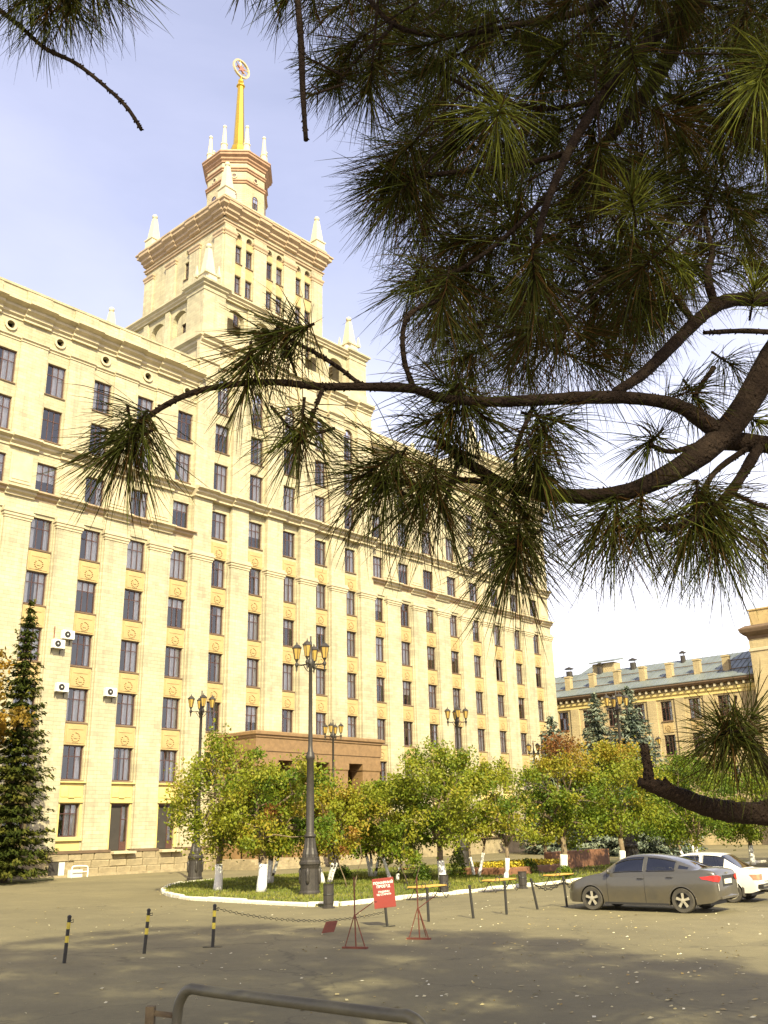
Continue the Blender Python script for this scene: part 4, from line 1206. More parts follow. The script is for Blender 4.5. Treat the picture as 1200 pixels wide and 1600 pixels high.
for lab, x, y, rz in (('lamp post left of the lawn trees, in front of the left wing', -10.0, 51.2, 20), ('lamp post in front of the granite portico', -3.85, 66.5, -12), ('lamp post rising above the largest lawn tree', 4.2, 59.3, 5), ('small distant lamp left of the rusty topped tree', 12.9, 87.0, 30), ('tall lamp post between the blue spruces, behind the grey car', 13.0, 54.6, 5), ('far lamp post right of the spruces, above the car roof', 22.6, 83.0, 40)):
    copy_tree(lp, (x, y, .02 if y > 60 else .05), R(rz), lab)

# ================================================================== STREET FURNITURE
def bollard(x, y, striped, label, tilt=(0, 0), h=.85, plate=False):
    t = thing('bollard', label, 'bollard', (x, y, 0), 0, 'striped bollards' if striped else 'plain black bollards')
    m = MB(); rr = .035
    m.lathe([(rr, 0), (rr, h - .06), (rr * 1.15, h - .055), (rr * 1.15, h - .02), (rr * .5, h)], 12); p_ = m.build('post', 'black', t, smooth=False)
    if striped:
        for z in (.36, .6):
            q = MB(); q.lathe([(rr + .002, z), (rr + .002, z + .12)], 12, cap=False); q.build('yellow_band', 'stripe', p_)
    if plate:
        q = MB(); q.box(-.2, .2, -.05, .05, 0, .012); q.build('foot_plate', 'black', t)
    q = MB(); q.tube([(rr, 0, h - .1), (rr + .05, 0, h - .08), (rr + .05, 0, h - .13), (rr, 0, h - .13)], .008, 5); q.build('chain_eye', 'black', t)
    t.rotation_euler = (tilt[0], tilt[1], 0)
    return t
bollard(-6.30, 19.8, True, 'leftmost black bollard with yellow stripes', (0, .04))
bollard(-5.08, 21.04, True, 'middle one of the three yellow striped bollards', (0, .06))
bollard(-3.84, 21.9, True, 'yellow striped bollard nearest the chain, on a foot plate', (0, .02), plate=True)
bollard(.92, 26.58, False, 'black bollard just right of the red sign, before the first bench', (0, -.02), .83)
bollard(2.13, 27.2, False, 'leaning black bollard between the first and middle bench', (0, -.08), .83)
bollard(3.12, 28.13, False, 'black bollard standing before the middle bench', (0, -.01), .86)
bollard(4.18, 29.57, False, 'leaning black bollard at the left end of the hanging chain', (.05, -.17), .86)
bollard(5.15, 30.24, False, 'black bollard right at the nose of the grey car', (0, -.06), .85)
def chain(a, b, sag, label, r0=.012, link=.06, name='chain'):
    a, b = Vector(a), Vector(b); n = int((b - a).length / link); m = MB(); pr = None
    for k in range(n + 1):
        q = k / n; p = a.lerp(b, q); p.z -= sag * 4 * q * (1 - q)
        if pr is not None:
            d = (p - pr).normalized(); s_ = d.cross(Vector((0, 0, 1))).normalized()
            if k % 2: s_ = d.cross(s_)
            w = link * .3; e = d * link * .28; c = (p + pr) / 2
            m.tube([c - e + s_ * w, c + e + s_ * w, c + e * 1.7, c + e - s_ * w, c - e - s_ * w, c - e * 1.7, c - e + s_ * w], r0 * .5, 4, cap=False)
        pr = p
    tag(m.build(name, 'black', fix=False), label, 'chain')
chain((-3.78, 21.9, .76), (-.22, 25.45, .34), .22, 'thin chain hanging from the striped bollard to the sign post', .012, .08)
chain((4.06, 29.57, .74), (5.10, 30.24, .74), .22, 'thick sagging chain between two bollards by the grey car', .03, .11)
chain((5.12, 30.24, .74), (5.75, 31.1, .35), .10, 'chain running from last bollard behind the grey car nose', .03, .11)

# red notice on a leaning post
t = thing('notice_sign', 'red rectangular sign with white lettering on a leaning dark post', 'sign', (-.15, 25.48, 0))
t.rotation_euler = (0, R(-5), R(4))
m = MB(); m.lathe([(.033, 0), (.033, 1.0)], 10); m.build('post', 'black', t)
m = MB(); m.box(-.2, .2, -.045, .045, 0, .012); m.build('foot_plate', 'black', t)
m = MB(); m.rect_ring(-.27, .27, -.05, -.036, [(-.004, .44), (0, .445), (0, 1.13), (-.004, 1.135)]); board = m.build('board', 'sign_red', t)
def lettering(txt, size, x, y, z, parent, name='lettering', shear=0):
    cu = bpy.data.curves.new('text', 'FONT'); cu.body = txt; cu.size = size; cu.align_x = 'CENTER'; cu.extrude = .001; cu.offset = size * .025
    ob = bpy.data.objects.new('text', cu); COL.objects.link(ob)
    me = bpy.data.meshes.new_from_object(ob.evaluated_get(bpy.context.evaluated_depsgraph_get()))
    bpy.data.objects.remove(ob); me.materials.clear(); me.materials.append(MT['sign_white'])
    o = put(name, me, parent, (x, y, z)); o.rotation_euler = (R(90), 0, 0)
    return o
lettering('ПОЖАРНЫЙ', .082, .0, -.053, 1.0, board); lettering('ПРОЕЗД', .082, .0, -.053, .915, board)
lettering('МАШИНЫ', .058, .0, -.053, .80, board); lettering('НЕ СТАВИТЬ', .058, .0, -.053, .735, board)

# two rusty red tripod stands and a tilted plate on the chain
def stand(x, y, rz, h, label):
    t = thing('barrier_stand', label, 'stand', (x, y, 0), rz, 'red oxide barrier stands')
    m = MB(); m.box(-.27, .27, -.05, .05, 0, .035); m.build('foot_bar', 'rust', t)
    for dx in (-.22, .22):
        m = MB(); m.tube([(dx, 0, .03), (0, 0, .66)], .011, 6); m.build('leg', 'rust', t)
    m = MB(); m.tube([(0, .52, .0), (0, 0, .66)], .011, 6); m.build('leg', 'rust', t)
    m = MB(); m.tube([(.02, 0, .03), (0, 0, .66), (-.01, 0, h)], .015, 6); m.build('pole', 'rust', t)
    m = MB(); m.tube([(0, 0, .62), (.3, .3, .86), (.37, .32, .86)], .011, 6); m.build('prop', 'rust', t)
stand(-.79, 21.1, R(-20), 1.36, 'red rusty tripod stand nearer the camera, left of the sign')
stand(.55, 22.5, R(-20), 1.27, 'red rusty tripod stand just right of the sign board')
m = MB(); m.prism([(-.17, 0), (.12, .03), (.20, .27), (-.08, .25)], -.008, .008, 'y')
o = m.build('chain_plate', 'rust', loc=(-1.5, 23.9, .03)); o.rotation_euler = (R(-12), 0, R(-10))
tag(o, 'small tilted red plate low on the chain, left of the stand', 'plate')

# benches along the kerb and bins
def scroll(cx, cz, r0, turns, start, n=18):
    return [(0, cx + r0 * (1 - .75 * k / n) * math.cos(start + turns * 2 * math.pi * k / n), cz + r0 * (1 - .75 * k / n) * math.sin(start + turns * 2 * math.pi * k / n)) for k in range(n + 1)]
def bench_proto(label, loc, rz):
    t = thing('bench', label, 'bench', loc, rz, 'benches along the lawn kerb')
    for k in range(4):
        m = MB(); m.rect_ring(-.78, .78, -.235 + k * .12, -.135 + k * .12, [(-.006, .40), (0, .405), (0, .44), (-.006, .445)]); m.build('slat', 'plank', t)
    for x in (-.66, .66):
        m = MB()
        m.tube([(x, p[1], p[2]) for p in smoothed([(0, -.28, .02), (0, -.16, .14), (0, -.05, .30), (0, 0, .39), (0, .05, .30), (0, .16, .14), (0, .28, .02)], 4)], .016, 6)
        m.tube([(x, -.27, .39), (x, .27, .39)], .016, 6)
        for s_ in (-1, 1):
            m.tube([(x, s_ * p[1], p[2]) for p in scroll(.36, .48, .16, 1.1, math.pi * 1.15)], .013, 6)
            m.tube([(x, s_ * p[1], p[2]) for p in scroll(.30, .09, .08, 1.1, math.pi * .5)], .011, 5)
        m.build('iron_side', 'iron', t)
    return t
bench = bench_proto('wooden bench with curled iron sides, first behind the red sign', bw(-1.5, -32.2), BRZ)
copy_tree(bench, bw(2.7, -32.2), BRZ, 'wooden bench with curled iron sides in the middle of the kerb')
copy_tree(bench, bw(6.6, -32.3), BRZ, 'wooden bench with curled iron sides by the grey car nose')
copy_tree(bench, bw(8.2, -23.0, .08), BRZ + .2, 'bench standing on the lawn left of the round bush, behind the red sign')
def bin_(loc, label, tall=.68):
    t = thing('litter_bin', label, 'bin', loc, 0, 'black litter bins by the lawn')
    m = MB(); m.lathe([(.20, 0), (.20, .03), (.15, .06), (.15, .12), (.165, .14), (.165, tall - .03), (.18, tall), (.15, tall), (.145, .2), (.001, .2)], 14); m.build('drum', 'iron', t)
    q = MB(); q.lathe([(.17, .38), (.176, .4), (.17, .42)], 14, cap=False); q.build('rim_band', 'black', t)
bin_((-2.0, 31.75, 0), 'round black bin alone at the near corner of the lawn', .70)
bin_((1.86, 36.6, 0), 'black bin at the right end of the first bench')
bin_((5.05, 39.3, 0), 'black bin at the right end of the middle bench', .62)

# granite flowerbed walls with yellow flowers behind the lawn trees
FB = thing('flowerbed', 'red granite flowerbed wall with a band of yellow flowers', 'flowerbed', (10.2, 55.4, 0), BRZ)
for k in range(5):
    m = MB(); m.rect_ring(-2.9 + k * 1.2, -1.72 + k * 1.2, -.25, .25, [(0, 0), (0, .93), (-.03, .96)]); m.build('granite_slab', 'red_granite', FB)
m = MB(); m.rect_ring(-9.0, -3.2, -1.6, 1.0, [(0, 0), (0, .38), (-.03, .42)]); m.build('low_wall', 'red_granite', FB)
fl = MB(); r2 = random.Random(77)
MT['flower'] = foliage('yellow flowers', [(0, (.10, .14, .02)), (.45, (.5, .38, .03)), (1, (.68, .54, .05))], trans=.2)
for _ in range(2600):
    leaf(fl, Vector((r2.uniform(-8.8, -3.4), r2.uniform(-1.4, .8), .42 + r2.random() * .22)), .09, r2, r2.random(), up=1.5)
fl.build('flowers', 'flower', FB, fix=False)

# ================================================================== CARS
def lerp_tab(tab, x):
    if x <= tab[0][0]: return tab[0][1]
    for (a, b), (c, d) in zip(tab, tab[1:]):
        if x <= c:
            t = (x - a) / (c - a)
            return b + (d - b) * t
    return tab[-1][1]
def smooth_tab(tab):
    return smoothed(tab, 5)
MT['tyre'] = plain('dusty tyre rubber', (0.055, 0.048, 0.034), 0.9, var=0.3, scale=9)
MT['alloy'] = plain('dusty alloy', (0.42, 0.38, 0.27), 0.45, 0.4, var=0.15, scale=9)
MT['tail'] = plain('red tail lamp', (0.45, 0.02, 0.012), 0.15, var=0.1)
MT['old_tail'] = plain('faded tail lamp', (0.42, 0.20, 0.11), 0.35, var=0.2, scale=9)
MT['plate'] = plain('white number plate', (0.62, 0.6, 0.5), 0.5, var=0.04)
MT['chrome'] = plain('chrome trim', (0.7, 0.68, 0.6), 0.2, 0.9, var=0.05)
MT['trimblack'] = plain('black car trim', (0.02, 0.018, 0.014), 0.55, var=0.2)
MT['carglass'] = glass('tinted car glass', (0.30, 0.29, 0.25), 0.40, base_=.06)
def paint(name, col, dust=(0.30, 0.25, 0.15), amt=.45, metal=.35):
    m_, n_, b_ = mat(name)
    t_ = n_.nodes.new('ShaderNodeTexCoord'); s_ = n_.nodes.new('ShaderNodeSeparateXYZ')
    x_ = n_.nodes.new('ShaderNodeTexNoise'); x_.inputs['Scale'].default_value = 4; x_.inputs['Detail'].default_value = 7
    r_ = n_.nodes.new('ShaderNodeMapRange'); r_.inputs[1].default_value = .9; r_.inputs[2].default_value = .15; r_.inputs[3].default_value = .1; r_.inputs[4].default_value = 1.0
    q_ = n_.nodes.new('ShaderNodeMath'); q_.operation = 'MULTIPLY'; w_ = n_.nodes.new('ShaderNodeMath'); w_.operation = 'MULTIPLY'; w_.inputs[1].default_value = amt * 1.9
    mx_ = n_.nodes.new('ShaderNodeMix'); mx_.data_type = 'RGBA'; mx_.inputs[6].default_value = (*col, 1); mx_.inputs[7].default_value = (*dust, 1)
    l = n_.links.new
    l(t_.outputs['Object'], s_.inputs[0]); l(t_.outputs['Object'], x_.inputs['Vector']); l(s_.outputs[2], r_.inputs[0])
    l(r_.outputs[0], q_.inputs[0]); l(x_.outputs[0], q_.inputs[1]); l(q_.outputs[0], w_.inputs[0]); l(w_.outputs[0], mx_.inputs[0]); l(mx_.outputs[2], b_.inputs['Base Color'])
    b_.inputs['Metallic'].default_value = metal; b_.inputs['Roughness'].default_value = .36; b_.inputs['Coat Weight'].default_value = .7; b_.inputs['Coat Roughness'].default_value = .07
    return m_
MT['grey_paint'] = paint('dusty grey metallic paint', (0.060, 0.056, 0.045), dust=(0.15, 0.12, 0.062), amt=.48, metal=.2)
MT['white_paint'] = paint('dusty white paint', (0.70, 0.67, 0.58), amt=.3, metal=0)

def car(label, pos, fwd, C):
    rz = math.atan2(fwd[1], fwd[0])
    t = thing('parked_car', label, 'car', (pos[0], pos[1], 0), rz, 'parked cars')
    top, bot, roof, plan, beltw = smooth_tab(C['top']), C['bot'], smooth_tab(C['roof']), smooth_tab(C['plan']), C['beltw']
    x0, x1 = C['x0'], C['x1']; fa, ra = C['axles']; ar = C['arch']; P = C['paint']
    xs = set(x0 + (x1 - x0) * k / 60 for k in range(61))
    for a in (fa, ra):
        for k in range(15): xs.add(a + ar * math.cos(math.pi * k / 14))
    xs = sorted(xs)
    def zb(x):
        z = lerp_tab(bot, x)
        for a in (fa, ra):
            if abs(x - a) < ar: z = max(z, .30 + math.sqrt(max(0, ar * ar - (x - a) ** 2)))
        return z
    def zt(x): return lerp_tab(top, x)
    def hw(x, z):
        w = lerp_tab(plan, x)
        s_ = (z - .2) / (zt(x) - .2 + 1e-6)
        return w * (1 - .045 * max(0, .45 - s_) ** 1 * 2 - C.get('tumble', .05) * max(0, s_ - .55) ** 2 * 4)
    NR = 9
    body = MB()
    rows = []
    for x in xs:
        a, b = min(zb(x), zt(x) - .02), zt(x)
        col_ = [(hw(x, a + (b - a) * k / NR), a + (b - a) * k / NR) for k in range(NR + 1)]
        y0 = col_[-1][0]
        cap_ = [(y0 * (1 - q), b + C.get('crown', .035) * (1 - (1 - q) ** 2)) for q in (.08, .3, .65, 1.0)]
        rows.append([(x, y, z) for y, z in col_ + cap_])
    for sgn in (1, -1):
        for r0, r1 in zip(rows, rows[1:]):
            for k in range(len(r0) - 1):
                q = [r0[k], r1[k], r1[k + 1], r0[k + 1]]
                body.face([(p[0], sgn * p[1], p[2]) for p in q])
    for r0 in (rows[0], rows[-1]):
        body.face([(p[0], p[1], p[2]) for p in r0] + [(p[0], -p[1], p[2]) for p in reversed(r0)])
    BD = body.build('body', P, t, smooth=True)
    m = MB(); m.box(x0 + .3, x1 - .3, -.62, .62, .19, .45)
    for a in (fa, ra): m.box(a - ar, a + ar, -.70, .70, .25, .66)
    m.build('underbody', 'trimblack', t)
    # cabin shell: one grid, split into painted panels and glass
    cx0, cx1 = roof[0][0], roof[-1][0]
    cx = [cx0 + (cx1 - cx0) * k / 56 for k in range(57)]
    NS = 14
    def sec(x):
        b = zt(x) + .0; r_ = max(lerp_tab(roof, x), b + .004); w = lerp_tab(plan, x) * beltw
        out = []
        for k in range(NS + 1):
            s_ = k / NS
            if s_ <= .62: q = s_ / .62; y = w - (w - C['roofw']) * (q ** 1.25); z = b + (r_ - b) * .93 * q ** .98
            else: q = (s_ - .62) / .38; y = C['roofw'] * (1 - q) ; z = b + (r_ - b) * (.93 + .07 * (1 - (1 - q) ** 2.2))
            # near the screens the section flattens to the width of the belt
            out.append((x, y, z))
        return out
    S = [sec(x) for x in cx]
    shell = MB(); gl = {}
    def which(x, s_):
        for nm, xa, xb, sa, sb in C['glass']:
            if xa < x < xb and sa < s_ < sb: return nm
        return None
    for r0, r1 in zip(S, S[1:]):
        for k in range(NS):
            xm = (r0[0][0] + r1[0][0]) / 2; sm = (k + .5) / NS
            g_ = which(xm, sm)
            for sgn in (1, -1):
                key = (g_, sgn if g_ and 'window' in g_ and 'screen' not in g_ else 0)
                mb = shell if g_ is None else gl.setdefault(key, MB())
                mb.face([(p[0], sgn * p[1], p[2]) for p in (r0[k], r1[k], r1[k + 1], r0[k + 1])])
    shell.build('cabin', P, t, smooth=True)
    for (nm, s_), mb in gl.items(): mb.build(nm.rstrip('0123456789'), 'carglass', t, smooth=True)
    for (xa, xb, sa, sb) in C['frames']:              # black rubber round the side glass
        for sgn in (1, -1):
            def pt(x, s_):
                k = min(NS - 1, int(s_ * NS)); f = s_ * NS - k; r_ = sec(x); a, b = Vector(r_[k]), Vector(r_[k + 1]); p = a.lerp(b, f); return Vector((p.x, sgn * (p.y + .006), p.z))
            lo = [pt(xa + (xb - xa) * k / 10, sa) for k in range(11)]; hi = [pt(xb + (xa - xb) * k / 10, sb) for k in range(11)]
            q = MB(); q.tube(lo + hi + [lo[0]], .011, 4); q.build('window_seal', 'trimblack', t)
    # interior
    m = MB(); m.box(.0, .12, -.6, .6, .5, 1.05); m.box(-1.0, -.8, -.6, .6, .5, 1.05); m.box(-.9, .9, -.62, .62, .45, .55)
    for y in (-.33, .33): m.box(.02, .12, y - .12, y + .12, 1.05, 1.26)
    m.build('seats', 'trimblack', t)
    m = MB(); n = 16
    ring_ = [(.62 - .06 * math.sin(2 * math.pi * k / n), .33 + .18 * math.cos(2 * math.pi * k / n), .98 + .17 * math.sin(2 * math.pi * k / n)) for k in range(n + 1)]
    m.tube(ring_, .014, 5); m.build('steering_wheel', 'trimblack', t)
    # seams, handles, trims
    for x in C['seams']:
        for sgn in (1, -1):
            zz = [zb(x) + .03 + (zt(x) - zb(x) - .03) * k / 8 for k in range(9)]
            q = MB(); q.tube([(x + C.get('seamlean', 0) * (z - .5), sgn * (hw(x, z) + .001), z) for z in zz], .006, 4); q.build('door_seam', 'trimblack', BD)
    for x in C['handles']:
        for sgn in (1, -1):
            z = zt(x) - .11; y = hw(x, z)
            q = MB(); q.tube([(x - .09, sgn * y, z), (x - .07, sgn * (y + .03), z + .005), (x + .07, sgn * (y + .03), z + .005), (x + .09, sgn * y, z)], .014, 6); q.build('door_handle', C['handlemat'], t)
    for sgn in (1, -1):
        y = hw(C['mirror'], zt(C['mirror']) - .02)
        q = MB(); q.lathe([(.001, -.07), (.055, -.06), (.075, 0), (.055, .06), (.001, .07)], 10); q.v = [(C['mirror'] + p[0] * .7, sgn * (y + .08 + p[1] * 1.3), zt(C['mirror']) + .08 + p[2]) for p in q.v]; q.build('mirror', P, t, smooth=True)
        q = MB(); q.prism([(ra - ar - .03, .18), (ra - ar - .05, .42), (ra - ar + .02, .46), (ra - ar + .03, .2)], sgn * .62, sgn * .80, 'y'); q.build('mud_flap', 'tyre', t)
    for a in (fa, ra):
        for sgn in (1, -1):
            q = MB(); n = 20
            arcp = [(a + (ar + .002) * math.cos(math.pi * k / n), .30 + (ar + .002) * math.sin(math.pi * k / n)) for k in range(n + 1)]
            q.tube([(x, sgn * (hw(x, z) - .004), z) for x, z in arcp], .012, 5); q.build('arch_lip', P, BD)
    # lamps, plate, bumper
    def back_x(y, z):                                # where the tail skin has half width y
        x = x0
        while x < x0 + .6 and hw(x, min(z, zt(x))) < y: x += .004
        return x
    for nm, poly, m_ in C['rear']:                   # stations (y, z low, z high)
        for sgn in (1, -1):
            q = MB(); st_ = []
            for (ya, la, ha), (yb, lb, hb) in zip(poly, poly[1:]):
                for k in range(6): f_ = k / 6; st_.append((ya + (yb - ya) * f_, la + (lb - la) * f_, ha + (hb - ha) * f_))
            st_.append(poly[-1])
            for (ya, la, ha), (yb, lb, hb) in zip(st_, st_[1:]):
                for k in range(4):
                    c4 = [(ya, la + (ha - la) * k / 4), (yb, lb + (hb - lb) * k / 4), (yb, lb + (hb - lb) * (k + 1) / 4), (ya, la + (ha - la) * (k + 1) / 4)]
                    q.face([(back_x(y, z) - .014, sgn * (y + .012), z) for y, z in c4])
            q.build(nm, m_, t, smooth=True)
    for nm, bx_, m_ in C['boxes']:
        q = MB(); q.box(*bx_); q.build(nm, m_, t)
    # wheels
    wr_ = C['wheel']
    for a in (fa, ra):
        for sgn in (1, -1):
            ty = MB(); ty.lathe([(wr_ * .66, -.09), (wr_ * .93, -.10), (wr_, -.07), (wr_, .07), (wr_ * .93, .10), (wr_ * .66, .09)], 28, cap=False)
            ty.v = [(p[0], sgn * p[2], p[1]) for p in ty.v]
            wheel = ty.build('wheel', 'tyre', t, smooth=False, loc=(a, sgn * C['track'], wr_))
            q = MB(); q.lathe([(wr_ * .69, -.05), (wr_ * .69, .085), (wr_ * .62, .09), (wr_ * .60, .02), (.001, .015)], 24); q.v = [(p[0], sgn * p[2], p[1]) for p in q.v]; q.build('rim', C['rimback'], wheel)
            if C['spokes']:
                for k in range(C['spokes']):
                    an = 2 * math.pi * k / C['spokes'] + .3; c_, s_ = math.cos(an), math.sin(an)
                    q = MB(); w0, w1 = .022, .038
                    pl = [(-w0, .03), (w0, .03), (w1, wr_ * .63), (-w1, wr_ * .63)]
                    q.sweep([[(a_ * -s_ + b_ * c_, sgn * d_, a_ * c_ + b_ * s_) for a_, b_ in pl] for d_ in (.05, .085)])
                    q.build('spoke', 'alloy', wheel)
                q = MB(); q.lathe([(.06, .04), (.06, .09), (.001, .095)], 12); q.v = [(p[0], sgn * p[2], p[1]) for p in q.v]; q.build('hub_cap', 'alloy', wheel)
    return t

SEDAN = dict(x0=-2.28, x1=2.20, axles=(1.325, -1.325), arch=.365, wheel=.315, track=.78, paint='grey_paint', beltw=.945, roofw=.55, crown=.04, tumble=.05,
    top=[(-2.28, .92), (-2.22, 1.02), (-2.0, 1.075), (-1.75, 1.075), (-1.4, 1.03), (-.8, .985), (0, .955), (.7, .945), (1.0, .955), (1.35, .915), (1.75, .81), (2.05, .68), (2.2, .56)],
    bot=[(-2.28, .36), (-2.1, .27), (-1.7, .22), (0, .20), (1.7, .20), (2.05, .20), (2.2, .26)],
    roof=[(-1.82, 1.085), (-1.5, 1.20), (-1.15, 1.33), (-.8, 1.42), (-.4, 1.47), (0, 1.475), (.35, 1.42), (.65, 1.28), (.95, 1.09), (1.12, .96)],
    plan=[(-2.28, .74), (-2.18, .80), (-1.9, .855), (-1.3, .885), (0, .888), (1.3, .88), (1.7, .83), (2.0, .72), (2.2, .50)],
    glass=[('side_window1', -1.52, -1.22, .18, .40), ('side_window2', -1.16, -.34, .10, .56), ('side_window3', -.24, .66, .10, .56), ('windscreen', .40, 1.06, .66, 1.0), ('rear_screen', -1.78, -1.0, .66, 1.0)],
    frames=[(-1.16, -.34, .10, .55), (-.24, .62, .10, .50)],
    seams=(.82, -.29), handles=(-.18, -1.02), handlemat='trimblack', mirror=.72, spokes=5, rimback='trimblack', wrap=.75,
    rear=[('tail_lamp', [(.50, .86, .90), (.60, .80, .93), (.70, .775, .945), (.80, .80, .94), (.850, .85, .91)], 'tail'), ('reversing_lamp', [(.70, .56, .72), (.735, .58, .745)], 'plate')],
    boxes=[('number_plate', (-2.31, -2.27, -.26, .26, .72, .84), 'plate'), ('plate_recess', (-2.29, -2.26, -.36, .36, .66, .93), 'trimblack'), ('boot_badge', (-2.30, -2.27, -.05, .05, .965, 1.01), 'chrome'), ('bumper_sill', (-2.33, -2.2, -.66, .66, .36, .41), 'grey_paint'), ('side_sill', (-.93, .93, -.875, .875, .185, .235), 'trimblack')])
fw = Vector((-.793, .609)); lf = Vector((-fw.y, fw.x))
mid = Vector((6.735, 28.12)) - lf * .79
car('dusty grey sedan parked in front, nose to the last bollard', mid, fw, SEDAN)
OLD = dict(SEDAN); OLD.update(x0=-2.05, x1=2.02, axles=(1.23, -1.23), arch=.33, wheel=.28, track=.70, paint='white_paint', beltw=.97, roofw=.56, crown=.02, tumble=.03,
    top=[(-2.05, .84), (-2.0, .90), (-1.9, .915), (-1.3, .925), (-.6, .90), (.3, .885), (.8, .875), (1.2, .84), (1.8, .74), (2.02, .66)],
    bot=[(-2.05, .36), (-1.8, .28), (0, .22), (1.8, .24), (2.02, .34)],
    roof=[(-1.55, .93), (-1.35, 1.06), (-1.1, 1.24), (-.95, 1.34), (-.7, 1.385), (-.2, 1.40), (.2, 1.375), (.45, 1.28), (.75, 1.07), (.98, .885)],
    plan=[(-2.05, .74), (-1.9, .79), (-1.2, .81), (0, .815), (1.3, .80), (1.8, .76), (2.02, .70)],
    glass=[('side_window1', -1.05, -.40, .12, .56), ('side_window2', -.30, .52, .12, .56), ('windscreen', .30, .92, .64, 1.0), ('rear_screen', -1.50, -.98, .60, 1.0)],
    frames=[(-1.05, -.40, .12, .55), (-.30, .48, .12, .5)], seams=(.62, -.35), handles=(-.22, -.95), handlemat='trimblack', mirror=.55, spokes=0, rimback='alloy', wrap=.4,
    rear=[('tail_lamp', [(.42, .64, .80), (.74, .64, .80), (.79, .65, .79)], 'old_tail')],
    boxes=[('number_plate', (-2.09, -2.04, -.26, .26, .60, .72), 'plate'), ('rear_bumper', (-2.16, -2.0, -.76, .76, .40, .52), 'trimblack'), ('bumper_chrome', (-2.175, -2.15, -.5, .74, .46, .50), 'chrome'), ('exhaust', (-2.2, -1.6, -.42, -.36, .24, .30), 'tyre')])
f2 = Vector((-.80, .60)); l2 = Vector((-f2.y, f2.x))
car('old white sedan half hidden behind the grey car', Vector((10.02, 30.6)) + f2 * 1.0 - l2 * .62, f2, OLD)

# ================================================================== PORCH RAIL in the foreground
m = MB(); m.box(-2.6, 1.6, -3.0, 4.25, 0, .16); m.box(-2.5, 1.6, -3.0, 3.95, .16, .34); m.box(-2.4, 1.6, -3.0, 3.7, .34, .72)
o = m.build('porch', 'concrete'); o['kind'] = 'structure'
t = thing('handrail', 'grey bent pipe handrail in the foreground at the bottom edge', 'handrail', (-.6, 3.6, .3))
A0, A1 = Vector((-.815, 3.94, 1.75)), Vector((.10, 3.20, 1.75)); dr = (A1 - A0).normalized()
o3 = Vector((-.6, 3.6, .3))
pp = [A0 + Vector((0, 0, -1.43)), A0 + Vector((0, 0, -.30)), A0 + Vector((0, 0, -.10)), A0 + dr * .02 + Vector((0, 0, -.035)), A0 + dr * .07, A0 + dr * .2, A1 - dr * .2, A1 - dr * .07, A1 - dr * .015 + Vector((0, 0, -.04)), A1 + Vector((0, 0, -.12)), A1 + Vector((0, 0, -.5)), A1 + Vector((0, 0, -1.1))]
m = MB(); m.tube([Vector(q) - o3 for q in smoothed([tuple(p) for p in pp], 4)], .0195, 14); m.build('rail', 'pipe', t, smooth=True)
q0 = A0 + Vector((-.115, .0, -.075)) - o3
m = MB(); m.box(q0.x - .004, q0.x + .028, q0.y - .004, q0.y + .03, -.22, q0.z + .012); m.build('angle_post', 'dark_bark', t)
m = MB(); m.tube([q0 + Vector((.01, .01, -.01)), A0 - o3 + Vector((-.01, 0, -.095))], .011, 6); m.build('cross_bar', 'dark_bark', t)

# ================================================================== FALLEN LEAVES on the asphalt
fl = MB(); r2 = random.Random(91)
MT['dead'] = foliage('fallen leaves', [(0, (.30, .20, .05)), (.6, (.55, .46, .20)), (1, (.72, .68, .50))], trans=.1)
for _ in range(1500):
    y = 11 + 24 * r2.random() ** 1.3; x = r2.gauss(.28 * y, .30 * y) if r2.random() < .75 else r2.uniform(-.5, .5) * y
    p = Vector((x, y, .012)); a = r2.uniform(0, 6.28); s_ = r2.uniform(.012, .045) * (1.5 if r2.random() < .08 else 1)
    d = Vector((math.cos(a), math.sin(a), 0)); w = Vector((-d.y, d.x, 0)); hz = r2.uniform(0, .02)
    fl.face([p - d * s_, p + w * s_ * .6 + Vector((0, 0, hz)), p + d * s_ + Vector((0, 0, hz * .5)), p - w * s_ * .6], 0, r2.random())
for _ in range(500):
    q = r2.choice(pts) + Vector((r2.gauss(0, .1), r2.gauss(0, .1), 0)); q = q + (EYE - q).normalized() * abs(r2.gauss(.15, .15)); q.z = .012
    a = r2.uniform(0, 6.28); s_ = r2.uniform(.02, .045); d = Vector((math.cos(a), math.sin(a), 0)); w = Vector((-d.y, d.x, 0))
    fl.face([q - d * s_, q + w * s_ * .6 + Vector((0, 0, .015)), q + d * s_, q - w * s_ * .6], 0, r2.random() * .6)
o = fl.build('fallen_leaves', 'dead', fix=False); o['kind'] = 'stuff'; o['label'] = 'small pale fallen leaves scattered over the asphalt'

